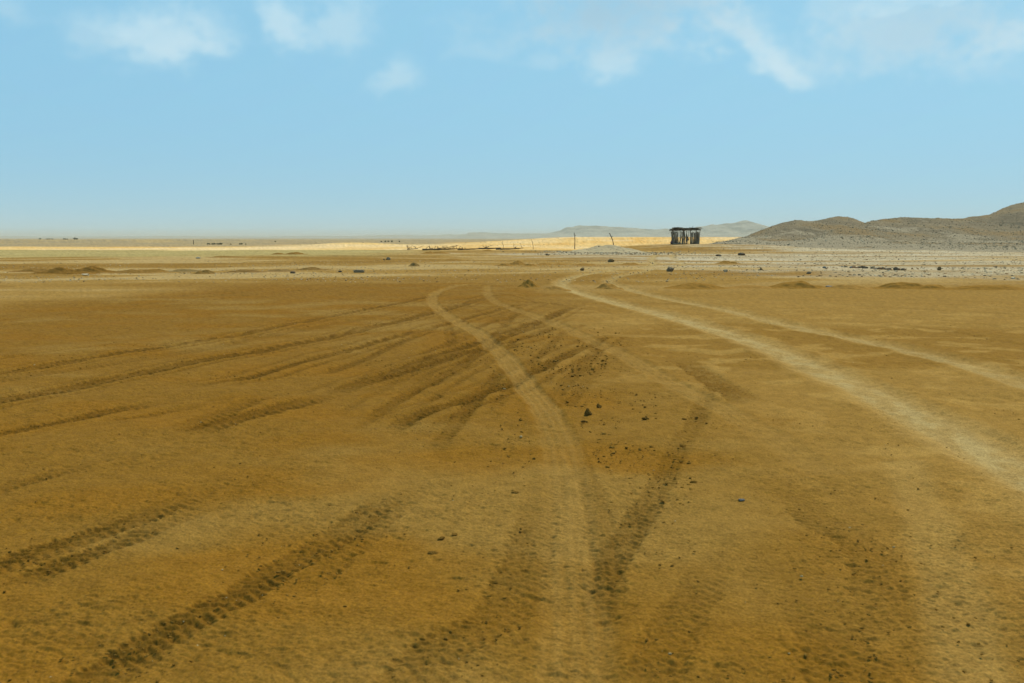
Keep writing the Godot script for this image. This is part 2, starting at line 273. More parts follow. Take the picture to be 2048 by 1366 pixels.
# ------------------------------------------------------------------ the ground
func sample_tracks() -> void:
	for k in TRACKS.size():
		var t = TRACKS[k]
		var pts: Array = t[4]
		var run := 0.0
		var last: Vector3 = pts[0]
		for i in pts.size() - 1:
			var a: Vector3 = pts[maxi(i - 1, 0)]
			var b: Vector3 = pts[i]
			var c: Vector3 = pts[i + 1]
			var e: Vector3 = pts[mini(i + 2, pts.size() - 1)]
			var n := int(Vector2(c.x - b.x, c.y - b.y).length() / 0.12) + 2
			for q in n:
				var f := float(q) / n
				var p := b.cubic_interpolate(c, a, e, f)
				var ahead := b.cubic_interpolate(c, a, e, f + 0.02)
				var behind := b.cubic_interpolate(c, a, e, f - 0.02)
				var way := Vector2(ahead.x - behind.x, ahead.y - behind.y).normalized()
				run += Vector2(p.x - last.x, p.y - last.y).length()
				last = p
				var at := sx.size()
				sx.append(p.x)
				sd.append(p.y)
				stx.append(way.x)
				std.append(way.y)
				sal.append(run)
				sid.append(k)
				sam.append(lerpf(b.z, c.z, f) * t[2])
				var cx := int(floor(p.x * 2.0))
				var cd := int(floor(p.y * 2.0))
				for u in range(-1, 2):
					for v in range(-1, 2):
						var key := (cx + u) * 4096 + cd + v
						if not cells.has(key): cells[key] = PackedInt32Array()
						cells[key].append(at)

func ground_row(i: int) -> void:
	var d: float = row_d[i]
	var half := 0.74 * (absf(d) + 2.5) if i > 0 else 0.74 * (row_d[1] + 2.5)
	var pos := PackedVector3Array()
	var col := PackedColorArray()
	var cls := PackedInt32Array()
	pos.resize(columns_n + 1)
	col.resize(columns_n + 1)
	cls.resize(columns_n + 1)
	for j in columns_n + 1:
		var t := float(j) / columns_n * 2.0 - 1.0
		var x := t * half
		if j == 0: x = -3500.0
		elif j == columns_n: x = 3500.0
		var c := Color(0.17, 0.1, 0.02)
		var h := 0.0
		var which := -1
		if i > 0 and j > 0 and j < columns_n:
			# colours of the soils, linear
			var wob := noise_a.get_noise_2d(x * 0.11, d * 0.11)
			var wide := noise_a.get_noise_2d(x * 0.02 + 40.0, d * 0.055)
			var patch := noise_b.get_noise_2d(x * 0.35, d * 0.45)
			var fine := noise_a.get_noise_2d(x * 5.0, d * 5.0)
			var speck := noise_s.get_noise_2d(x * 23.0, d * 23.0)
			h = lay(x, d)
			# brown soil in front, cloud shade deepening its colour, bounded by far edge and road
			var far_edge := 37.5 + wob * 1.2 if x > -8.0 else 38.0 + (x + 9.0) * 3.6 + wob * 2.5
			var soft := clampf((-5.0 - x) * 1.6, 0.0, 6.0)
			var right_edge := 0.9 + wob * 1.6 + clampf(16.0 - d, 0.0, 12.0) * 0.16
			var shaded_soil := (1.0 - step01(-0.5 - soft, 0.5 + soft, d - far_edge + patch * soft * 0.6)) * (1.0 - step01(-1.6, 1.8, x - right_edge) * 0.75)
			var streak := noise_a.get_noise_2d(x * 0.045 + 11.0, d * 0.085 + 2.0) + patch * 0.12
			var dry := Color(0.312, 0.190, 0.048)
			dry = dry.lerp(Color(0.41, 0.29, 0.115), step01(0.02, 0.28, streak) * step01(28.0, 40.0, d - x * 0.3))
			dry = dry.lerp(Color(0.245, 0.137, 0.027), step01(0.06, 0.3, -streak) * 0.8)
			dry = dry.lerp(Color(0.40, 0.255, 0.072), step01(0.1, 0.35, noise_b.get_noise_2d(x * 0.8 + 30.0, d * 0.8)) * (1.0 - step01(20.0, 30.0, d)) * 0.7)
			var shaded_brown := Color(0.222, 0.119, 0.0195).lerp(Color(0.232, 0.117, 0.016), step01(-0.1, 0.4, patch))
			shaded_brown = shaded_brown.lerp(Color(0.272, 0.165, 0.040), step01(0.0, 0.5, wob * 0.8 - patch * 0.5 + wide * 0.5) * 0.75)
			c = dry.lerp(shaded_brown, shaded_soil)
			# stony grey ground at the foot of the hills
			var stony := step01(9.0, 24.0, x + (d - 45.0) * 0.28 + wob * 9.0) * step01(36.0, 47.0, d + wob * 6.0 + minf(x - 18.0, 0.0) * 0.3)
			stony *= 1.0 - step01(0.05, 0.3, noise_a.get_noise_2d(x * 0.018 + 9.0, d * 0.13 + 4.0)) * 0.8
			if d > 112.0: stony *= step01(22.0, 40.0, x + wob * 8.0)
			c = c.lerp(Color(0.44, 0.375, 0.24).lerp(Color(0.50, 0.44, 0.31), step01(-0.1, 0.3, streak)), stony * (0.75 + 0.25 * step01(-0.2, 0.2, patch)))
			# gravel patch round the heap
			var gx := (x - 11.2) / 8.5
			var gd := (d - 117.0) / 12.0
			var heap := 1.0 - step01(0.55, 1.0, sqrt(gx * gx + gd * gd) + wob * 0.25)
			c = c.lerp(Color(0.40, 0.345, 0.225), heap)
			if d > 78.0:
				# green-grey crust, orange and pale sand with sunlight put into its colour, far plain
				var crust := step01(84.0, 98.0, d + wob * 8.0) * (1.0 - step01(-22.0, -6.0, x + wob * 6.0))
				c = c.lerp(Color(0.40, 0.335, 0.135), crust * 0.8)
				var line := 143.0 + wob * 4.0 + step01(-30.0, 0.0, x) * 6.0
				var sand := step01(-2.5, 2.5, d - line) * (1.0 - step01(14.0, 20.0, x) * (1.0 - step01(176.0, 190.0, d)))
				var sunlit_sand := Color(0.66, 0.40, 0.12).lerp(Color(0.72, 0.50, 0.20), step01(-0.2, 0.3, wide + patch * 0.3))
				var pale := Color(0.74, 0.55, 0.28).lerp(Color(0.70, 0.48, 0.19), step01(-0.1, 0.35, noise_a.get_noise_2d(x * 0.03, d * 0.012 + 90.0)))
				sunlit_sand = sunlit_sand.lerp(pale, step01(-0.08, 0.12, noise_a.get_noise_2d(x * 0.016 + 5.0, d * 0.016) + patch * 0.1 + 0.1))
				c = c.lerp(sunlit_sand, sand)
				var plain_far := step01(-6.0, 6.0, d - 196.0 + wob * 6.0) * (1.0 - step01(-62.0, -40.0, x + (d - 230.0) * 0.16))
				plain_far = maxf(plain_far, step01(258.0, 275.0, d) * (1.0 - step01(-24.0, -14.0, x + (d - 300.0) * 0.1)))
				plain_far = maxf(plain_far, step01(350.0, 364.0, d))
				var dun := Color(0.33, 0.265, 0.15).lerp(Color(0.40, 0.30, 0.14), step01(-0.1, 0.3, wide + patch * 0.4))
				c = c.lerp(dun, plain_far)
			if d < 40.0:
				var pit := step01(0.5, 0.8, noise_s.get_noise_2d(x * 7.5 + 3.0, d * 8.5) + fine * 0.35) * step01(-0.35, 0.3, noise_b.get_noise_2d(x * 0.5 - 9.0, d * 0.5))
				h -= pit * 0.011 * shaded_soil
			var grains := 1.0 + fine * 0.2 + speck * 0.16
			if d < 45.0:
				var near := 1.0 - step01(14.0, 45.0, d)
				var coarse := 0.45 + 0.9 * step01(-0.25, 0.35, noise_b.get_noise_2d(x * 0.6 + 70.0, d * 0.6))
				h += near * (noise_a.get_noise_2d(x * 0.7, d * 0.7) * 0.03 + noise_b.get_noise_2d(x * 5.0, d * 7.0) * 0.007 * coarse)
				var lump := maxf(noise_s.get_noise_2d(x * 13.0, d * 19.0) - 0.2, 0.0)
				h += near * lump * 0.007 * coarse
				if d < 18.0:
					h += noise_s.get_noise_2d(x * 19.0, d * 26.0) * 0.004 * coarse * (1.0 - step01(11.0, 18.0, d))
			# tyre tracks and the road
			if d < 110.0:
				var key := int(floor(x * 2.0)) * 4096 + int(floor(d * 2.0))
				if cells.has(key):
					var list: PackedInt32Array = cells[key]
					var n := list.size()
					var at := 0
					while at < n:
						var k := sid[list[at]]
						var near2 := 9.0
						var pick := -1
						while at < n and sid[list[at]] == k:
							var q := list[at]
							var ax := x - sx[q]
							var ad := d - sd[q]
							var e := ax * ax + ad * ad
							if e < near2:
								near2 = e
								pick = q
							at += 1
						var bx := x - sx[pick]
						var bd := d - sd[pick]
						var u := bx * std[pick] - bd * stx[pick]
						var s := sal[pick] + bx * stx[pick] + bd * std[pick]
						var kind: int = TRACKS[k][0]
						var w: float = TRACKS[k][1] * 1.0
						var amp := sam[pick]
						var rag := noise_b.get_noise_2d(s * 1.3 + k * 31.0, u * 3.0)
						var v := absf(u) / w + rag * 0.25
						if kind == 0:
							var m := (1.0 - step01(0.6, 1.75, v + wob * 0.25 + patch * 0.22)) * amp
							if m > 0.0:
								var dust := Color(0.37, 0.245, 0.08).lerp(Color(0.41, 0.31, 0.13), (0.6 + 0.4 * step01(-0.3, 0.3, rag)) * (1.0 - step01(0.3, 0.95, v)))
								c = c.lerp(dust, m * (0.62 + 0.25 * step01(-0.4, 0.3, rag + speck * 0.3)))
								h -= 0.03 * (1.0 - step01(0.5, 1.3, v))
								if m > 0.5: which = k
							h += 0.016 * exp(-pow((v - 1.5) * 2.6, 2.0))
						elif kind == 1:
							amp *= 0.6 + 0.4 * step01(8.2, 10.2, d)
							var m := (1.0 - step01(0.85 - (1.0 - amp) * 0.5, 1.12 + (1.0 - amp) * 0.4, v)) * minf(amp, 1.0)
							if m > 0.0:
								var rib := 0.5 + 0.5 * cos(u / w * PI * 4.0)
								c = c.lerp(Color(0.315, 0.194, 0.052), m * (0.45 + 0.25 * rib))
								h += m * (-0.022 + 0.007 * rib)
								if m > 0.5: which = k
							var rim := exp(-pow((v - 1.32) * 5.0, 2.0)) * minf(amp, 1.0)
							h += 0.012 * rim * (0.6 + rag)
						elif kind == 4:
							var m := (1.0 - step01(0.5, 1.5, v)) * amp
							c = c.lerp(Color(0.36, 0.235, 0.07), m * 0.8)
							h -= 0.012 * m
							if m > 0.5: which = k
						else:
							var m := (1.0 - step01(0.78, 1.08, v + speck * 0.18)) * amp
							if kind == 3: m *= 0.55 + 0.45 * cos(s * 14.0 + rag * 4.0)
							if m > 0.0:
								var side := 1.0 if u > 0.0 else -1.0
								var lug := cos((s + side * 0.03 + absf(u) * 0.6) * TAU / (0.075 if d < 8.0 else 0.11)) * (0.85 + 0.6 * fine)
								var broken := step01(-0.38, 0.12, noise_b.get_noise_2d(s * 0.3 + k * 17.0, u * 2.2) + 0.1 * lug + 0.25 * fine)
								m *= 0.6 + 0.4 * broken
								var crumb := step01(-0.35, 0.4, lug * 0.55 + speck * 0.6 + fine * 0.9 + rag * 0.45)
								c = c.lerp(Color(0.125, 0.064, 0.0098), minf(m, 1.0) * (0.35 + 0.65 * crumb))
								if kind == 2:
									h += m * (-0.021 + 0.016 * lug + 0.009 * speck)
								else:
									h -= m * 0.02
								if m > 0.45 and which < 0: which = k
							if kind == 2:
								h += 0.008 * exp(-pow((v - 1.35) * 3.0, 2.0)) * amp * (0.6 + rag * 1.5)
			c = Color(c.r * grains, c.g * grains, c.b * grains)
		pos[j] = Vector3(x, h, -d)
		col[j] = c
		cls[j] = which
	row_pos[i] = pos
	row_col[i] = col
	row_cls[i] = cls

func build_ground() -> void:
	sample_tracks()
	row_d.append(-3000.0)
	row_d.append(1.2)
	row_d.append(1.6)
	var y := 1692.0            # equal steps of 1/d: the sheet is finer where it is looked at from near
	while y > 0.5:
		row_d.append(3385.0 / y)
		y -= 3.0 if y > 900.0 else 1.0 if y > 60.0 else 0.7 if y > 8.0 else 0.5
	row_d.append(7000.0)
	columns_n = 980
	var rows := row_d.size()
	row_pos.resize(rows)
	row_col.resize(rows)
	row_cls.resize(rows)
	var job := WorkerThreadPool.add_group_task(ground_row, rows)
	WorkerThreadPool.wait_for_group_task_completion(job)
	var n := columns_n + 1
	var pos := PackedVector3Array()
	var col := PackedColorArray()
	var cls := PackedInt32Array()
	for i in rows:
		pos.append_array(row_pos[i])
		col.append_array(row_col[i])
		cls.append_array(row_cls[i])
	var nor := PackedVector3Array()
	nor.resize(pos.size())
	for i in rows:
		for j in n:
			var at := i * n + j
			var l := pos[at - 1] if j > 1 else pos[at]
			var r := pos[at + 1] if j < n - 2 else pos[at]
			var u := pos[at + n] if i < rows - 1 else pos[at]
			var b := pos[at - n] if i > 1 else pos[at]
			var c := (r - l).cross(u - b)
			nor[at] = c.normalized() if c.y > 0.0 and j > 0 and j < n - 1 and i > 0 else Vector3.UP
	# triangles of the sheet go to the ground, to the road or to the track they lie on
	var lists := {}
	lists[-1] = PackedInt32Array()
	for i in rows - 1:
		for j in n - 1:
			var a := i * n + j
			var k := cls[a]
			if k >= 0:
				if k < 2: k = 0
				if not lists.has(k): lists[k] = PackedInt32Array()
			lists[k].append_array([a, a + n, a + 1, a + 1, a + n, a + n + 1])
	var order := lists.keys()
	order.sort()
	for k in order:
		var idx: PackedInt32Array = lists[k]
		if k == -1:
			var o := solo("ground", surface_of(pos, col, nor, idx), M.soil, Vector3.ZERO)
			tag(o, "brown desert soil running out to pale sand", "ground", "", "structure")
			continue
		var map := {}
		var p2 := PackedVector3Array()
		var c2 := PackedColorArray()
		var n2 := PackedVector3Array()
		var i2 := PackedInt32Array()
		for v in idx:
			if not map.has(v):
				map[v] = p2.size()
				p2.append(pos[v])
				c2.append(col[v])
				n2.append(nor[v])
			i2.append(map[v])
		var look: String = TRACKS[k][3]
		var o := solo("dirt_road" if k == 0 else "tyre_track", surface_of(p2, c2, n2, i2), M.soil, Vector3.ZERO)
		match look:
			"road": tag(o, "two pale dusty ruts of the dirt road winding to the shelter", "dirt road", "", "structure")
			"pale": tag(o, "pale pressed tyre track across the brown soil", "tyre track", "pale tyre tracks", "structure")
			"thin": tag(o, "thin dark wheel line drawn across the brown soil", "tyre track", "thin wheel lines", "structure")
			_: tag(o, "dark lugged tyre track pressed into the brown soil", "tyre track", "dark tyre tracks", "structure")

# ------------------------------------------------------------------ hills
func sheet(called: String, x0: float, x1: float, d0: float, d1: float, nx: int, nd: int, height: Callable, colour: Callable, mat: Material, label: String) -> void:
	var pos := PackedVector3Array()
	var col := PackedColorArray()
	var nor := PackedVector3Array()
	var idx := PackedInt32Array()
	for i in nd + 1:
		for j in nx + 1:
			var x := lerpf(x0, x1, float(j) / nx)
			var d := lerpf(d0, d1, float(i) / nd)
			var h: float = height.call(x, d)
			pos.append(Vector3(x, h, -d))
			col.append(colour.call(x, d, h))
	var n := nx + 1
	for i in nd + 1:
		for j in n:
			var at := i * n + j
			var l := pos[at - 1] if j > 0 else pos[at]
			var r := pos[at + 1] if j < nx else pos[at]
			var u := pos[at + n] if i < nd else pos[at]
			var b := pos[at - n] if i > 0 else pos[at]
			nor.append((r - l).cross(u - b).normalized())
			if i < nd and j < nx:
				idx.append_array([at, at + n, at + 1, at + 1, at + n, at + n + 1])
	var o := solo(called, surface_of(pos, col, nor, idx), mat, Vector3.ZERO)
	tag(o, label, "hill", "", "structure")

func hill_colour(x: float, d: float, h: float) -> Color:
	var a := noise_a.get_noise_2d(x * 0.045 + 3.0, d * 0.045)
	var b := noise_b.get_noise_2d(x * 0.9, d * 0.9)
	var c := Color(0.345, 0.285, 0.178).lerp(Color(0.27, 0.228, 0.15), step01(-0.1, 0.3, a))
	c = c.lerp(Color(0.35, 0.245, 0.115), step01(0.16, 0.4, -a + b * 0.2) * 0.7)
	var foot := 182.0 - 62.0 * step01(36.0, 64.0, x) - 16.0 * step01(55.0, 100.0, x)
	var rubble := 0.62 - (d - foot) / 110.0 + a * 0.8 + b * 0.35      # tongues of pale rubble with ragged ends
	c = c.lerp(Color(0.46, 0.40, 0.27), step01(-0.07, 0.07, rubble) * 0.85)
	var g := 1.0 + b * 0.3
	return Color(c.r * g, c.g * g, c.b * g)

func ridge_height(x: float, d: float, list: Array, depth: float, mid: float, rough: float) -> float:
	var top := -2.0
	for i in list.size() - 1:
		var a: Vector2 = list[i]
		var b: Vector2 = list[i + 1]
		if x >= a.x and x <= b.x:
			top = lerpf(a.y, b.y, step01(0.0, 1.0, (x - a.x) / (b.x - a.x)))
	var s := absf(d - mid + noise_a.get_noise_2d(x * 0.004, 5.0) * depth * 0.3) / depth
	var h := (top + 2.0) * maxf(0.0, 1.0 - pow(s, 1.3)) - 2.0
	var gully := absf(noise_a.get_noise_2d(x * 0.012, d * 0.012))
	return h + (noise_a.get_noise_2d(x * 0.02, d * 0.02) - gully * 0.8) * rough * clampf(h * 0.12, 0.0, 1.0)

func build_hills() -> void:
	sheet("hill", 18.0, 330.0, 100.0, 420.0, 400, 360, func(x, d): return hill_height(x, d), hill_colour, M.scree, "stony grey-brown hills rising beside the shelter")
	var near := [Vector2(-210, -7.0), Vector2(-144, 9.0), Vector2(-119, 18.5), Vector2(-86, 18.5), Vector2(-57, 15.5), Vector2(-6, 14.8), Vector2(96, 14.8), Vector2(133, 22.1), Vector2(162, 33.7), Vector2(198, 37.4), Vector2(249, 35.2), Vector2(300, 33.0), Vector2(347, 31.6), Vector2(387, 26.5), Vector2(460, 27.9), Vector2(516, 30.1), Vector2(536, 35.2), Vector2(591, 40.3), Vector2(635, 45.4), Vector2(676, 52.0), Vector2(693, 45.4), Vector2(722, 34.5), Vector2(759, 32.3), Vector2(839, 30.8), Vector2(1130, 27.9), Vector2(1247, -4.1)]
	var far := [Vector2(-3302, 7.3), Vector2(-2880, 11.5), Vector2(-2318, 10.1), Vector2(-1896, 13.0), Vector2(-1474, 10.1), Vector2(-1193, 13.0), Vector2(-911, 13.0), Vector2(-743, 17.2), Vector2(-658, 18.6), Vector2(-489, 15.8), Vector2(-349, 21.4), Vector2(-180, 24.2), Vector2(214, 27.0), Vector2(1339, 24.2), Vector2(2464, 18.6)]
	var rock := func(x, d, h):
		var a: float = noise_a.get_noise_2d(x * 0.015, d * 0.015)
		return Color(0.37, 0.37, 0.30).lerp(Color(0.27, 0.275, 0.225), step01(-0.2, 0.3, a))  # paler grey-green: distance haze is mixed into the rock colour
	sheet("mountain", -220.0, 1300.0, 2500.0, 3300.0, 400, 90, func(x, d): return ridge_height(x, d, near, 380.0, 2900.0, 3.0), rock, M.far, "hazy grey-green flat-topped mountains behind the pale dune")
	sheet("far_ridge", -3400.0, 2600.0, 5200.0, 6000.0, 500, 30, func(x, d): return ridge_height(x, d, far, 380.0, 5600.0, 5.0), rock, M.far, "faint low ridge along the left horizon almost lost in haze")

# ------------------------------------------------------------------ stones
func ball(level_n: int) -> Array:
	var t := (1.0 + sqrt(5.0)) / 2.0
	var p := [Vector3(-1, t, 0), Vector3(1, t, 0), Vector3(-1, -t, 0), Vector3(1, -t, 0), Vector3(0, -1, t), Vector3(0, 1, t), Vector3(0, -1, -t), Vector3(0, 1, -t), Vector3(t, 0, -1), Vector3(t, 0, 1), Vector3(-t, 0, -1), Vector3(-t, 0, 1)]
	for i in p.size(): p[i] = p[i].normalized()
	var f := [[0, 11, 5], [0, 5, 1], [0, 1, 7], [0, 7, 10], [0, 10, 11], [1, 5, 9], [5, 11, 4], [11, 10, 2], [10, 7, 6], [7, 1, 8], [3, 9, 4], [3, 4, 2], [3, 2, 6], [3, 6, 8], [3, 8, 9], [4, 9, 5], [2, 4, 11], [6, 2, 10], [8, 6, 7], [9, 8, 1]]
	for k in level_n:
		var mid := {}
		var g := []
		for tri in f:
			var m := []
			for e in 3:
				var a: int = tri[e]
				var b: int = tri[(e + 1) % 3]
				var key := mini(a, b) * 100000 + maxi(a, b)
				if not mid.has(key):
					mid[key] = p.size()
					p.append(((p[a] + p[b]) * 0.5).normalized())
				m.append(mid[key])
			g.append_array([[tri[0], m[0], m[2]], [tri[1], m[1], m[0]], [tri[2], m[2], m[1]], m])
		f = g
	return [p, f]

func stone(seed_value: int, size: Vector3, cuts: int, level_n: int, tint: Color, spike := 0.0) -> ArrayMesh:
	"""A stone: a ball cut by random planes, so that it has flat broken faces."""
	var r := rng(seed_value)
	var b := ball(level_n)
	var p: Array = b[0].duplicate()
	var planes := []
	for k in cuts:
		var n := Vector3(r.randfn(), r.randfn() * 0.8, r.randfn()).normalized()
		planes.append([n, r.randf_range(0.55, 0.86)])
	for i in p.size():
		var v: Vector3 = p[i]
		for c in planes:
			var over: float = v.dot(c[0]) - c[1]
			if over > 0.0: v -= c[0] * over
		v *= 1.0 + noise_a.get_noise_3d(v.x * 1.7 + seed_value, v.y * 1.7, v.z * 1.7) * 0.16
		if spike > 0.0 and v.y > 0.0:
			v.x = v.x * (1.0 - v.y * 0.62) - v.y * spike * 0.4
			v.z *= 1.0 - v.y * 0.5
			v.y *= 1.0 + spike * 0.5
		p[i] = v * size * 0.5
	var st := SurfaceTool.new()
	st.begin(Mesh.PRIMITIVE_TRIANGLES)
	st.set_smooth_group(-1)
	for tri in b[1]:
		var shade := 1.0 + r.randf_range(-0.07, 0.07)
		for k in [0, 2, 1]:
			st.set_color(Color(tint.r * shade, tint.g * shade, tint.b * shade))
			st.add_vertex(p[tri[k]])
	st.generate_normals()
	return st.commit()

func rock(px_x: float, px_d: float, size: Vector3, tint: Color, label: String, seed_value: int, group := "", spike := 0.0, sink := 0.22, called := "rock") -> void:
	var mesh := stone(seed_value, size, 9, 3, tint, spike)
	var h := level(px_x, px_d)
	var o := solo(called, mesh, M.stone, Vector3(px_x, h + size.y * (0.5 - sink), -px_d), fmod(seed_value * 0.37, 0.9) - 0.45)
	tag(o, label, "clod" if called == "dirt_clod" else "rock", group)

func scatter(called: String, label: String, category: String, n: int, seed_value: int, mesh: Mesh, where: Callable, mat: Material) -> void:
	var r := rng(seed_value)
	var mm := MultiMesh.new()
	mm.transform_format = MultiMesh.TRANSFORM_3D
	mm.use_colors = true
	mm.mesh = mesh
	var made := []
	var tries := 0
	while made.size() < n and tries < n * 6:
		tries += 1
		var got = where.call(r)
		if got != null: made.append(got)
	mm.instance_count = made.size()
	for i in made.size():
		var g = made[i]     # [x, d, size, flatness, colour]
		var s: float = g[2]
		var basis := Basis.from_euler(Vector3(r.randfn() * 0.15, r.randf() * TAU, r.randfn() * 0.15)).scaled_local(Vector3(s * r.randf_range(0.8, 1.5), s * g[3], s * r.randf_range(0.7, 1.1)))
		mm.set_instance_transform(i, Transform3D(basis, Vector3(g[0], level(g[0], g[1]) + s * g[3] * 0.1, -g[1])))
		mm.set_instance_color(i, g[4])
	var o := MultiMeshInstance3D.new()
	o.name = numbered(called)
	o.multimesh = mm
	o.material_override = mat
	add_child(o)
	tag(o, label, category, "", "stuff")

func stone_tint(r: RandomNumberGenerator) -> Color:
	var k := r.randf()
	var c := Color(0.44, 0.36, 0.22)
	if k < 0.09: c = Color(0.13, 0.11, 0.075)
	elif k < 0.27: c = Color(0.22, 0.19, 0.12)
	elif k < 0.52: c = Color(0.30, 0.19, 0.085)
	elif k < 0.66: c = Color(0.55, 0.49, 0.34)
	return c * r.randf_range(0.8, 1.15)

func build_stones() -> void:
	var pebble := stone(11, Vector3.ONE, 6, 1, Color.WHITE)
	var pebble2 := stone(29, Vector3.ONE, 7, 1, Color.WHITE)
	# clods and crumbs in the near soil
	var clod := func(r: RandomNumberGenerator):
		var d := pow(r.randf(), 2.0) * 29.0 + 3.0
		var x := r.randf_range(-0.62, 0.62) * (d + 1.0)
		var wide: float = noise_a.get_noise_2d(x * 0.35 + 5.0, d * 0.35)
		var zx := (x - 0.85 - (d - 10.0) * 0.035) / (0.55 + d * 0.03)
		var zone := exp(-zx * zx) * step01(5.5, 8.0, d) * (1.0 - step01(15.0, 21.0, d))
		var keep := 0.03 + 0.08 * step01(0.05, 0.4, wide) + zone * 0.38
		var key := int(floor(x * 2.0)) * 4096 + int(floor(d * 2.0))
		if cells.has(key):
			for q in cells[key]:
				var kind: int = TRACKS[sid[q]][0]
				var e := Vector2(x - sx[q], d - sd[q]).length()
				if kind < 2 and e < 0.24: return null
				if kind == 2 and e < 0.3: keep += 0.04 * sam[q]
		if r.randf() > keep: return null
		var s := 0.003 + 0.012 * pow(r.randf(), 4.0) + (0.022 * pow(r.randf(), 6.0) if zone > 0.2 else 0.0)
		if d > 12.0: s *= 1.3
		var c := Color(0.22, 0.122, 0.022) * r.randf_range(0.75, 1.2)
		if r.randf() < 0.02: c = Color(0.40, 0.32, 0.16)
		return [x, d, s * 1.3, 0.5, c]
	scatter("soil_clods", "small dark clods strewn over the brown soil", "clods", 30000, 5, pebble, clod, M.stone)
	# stones of the grey ground and the hills
	var gravel := func(r: RandomNumberGenerator):
		var d := 40.0 + 110.0 * pow(r.randf(), 1.4)
		var x := r.randf_range(0.16, 0.68) * d
		var wob := noise_a.get_noise_2d(x * 0.11, d * 0.11)
		var stony := step01(9.0, 24.0, x + (d - 45.0) * 0.28 + wob * 9.0) * step01(36.0, 47.0, d + wob * 6.0 + minf(x - 18.0, 0.0) * 0.3)
		stony *= 1.0 - step01(0.05, 0.3, noise_a.get_noise_2d(x * 0.018 + 9.0, d * 0.13 + 4.0)) * 0.9
		if r.randf() > stony: return null
		var s := 0.025 + 0.15 * pow(r.randf(), 7.0)
		return [x, d, s, r.randf_range(0.4, 0.7), stone_tint(r)]
	scatter("gravel", "grey and tan stones scattered over the flat below the hills", "gravel", 15000, 6, pebble2, gravel, M.stone)
	var scree := func(r: RandomNumberGenerator):
		var d := r.randf_range(104.0, 290.0)
		var x := r.randf_range(0.2, 0.64) * d
		var h := hill_height(x, d)
		if h < 0.15 or r.randf() > 0.3 + h * 0.35: return null
		var s := 0.06 + 0.3 * pow(r.randf(), 7.0)
		var c := stone_tint(r)
		if r.randf() < 0.8: c = Color(0.32, 0.265, 0.165) * r.randf_range(0.7, 1.25)
		return [x, d, s, r.randf_range(0.4, 0.8), c]
	scatter("scree", "dark and pale stones covering the hill slopes", "scree", 42000, 7, pebble, scree, M.stone)
	var crumbs := func(r: RandomNumberGenerator):
		var d := r.randf_range(38.0, 75.0)
		var x := r.randf_range(-0.6, 0.25) * d
		if r.randf() > 0.25 + step01(0.0, 0.3, noise_a.get_noise_2d(x * 0.05, d * 0.14)): return null
		var c := Color(0.50, 0.42, 0.26) if r.randf() < 0.65 else Color(0.13, 0.1, 0.06)
		return [x, d, 0.02 + 0.07 * pow(r.randf(), 4.0), 0.6, c * r.randf_range(0.8, 1.1)]
	scatter("pebbles", "tiny pale pebbles sprinkled over the tan ground", "pebbles", 9000, 8, pebble2, crumbs, M.stone)
	var dune_specks := func(r: RandomNumberGenerator):
		var d := r.randf_range(200.0, 345.0)
		var x := r.randf_range(-0.22, 0.24) * d
		if noise_a.get_noise_2d(x * 0.05, d * 0.05) < -0.1: return null
		return [x, d, 0.08 + 0.2 * pow(r.randf(), 4.0), 0.6, Color(0.3, 0.25, 0.15) * r.randf_range(0.5, 1.4)]
	scatter("dune_stones", "dark specks of stone on the pale dunes", "stones", 1300, 9, pebble, dune_specks, M.stone)

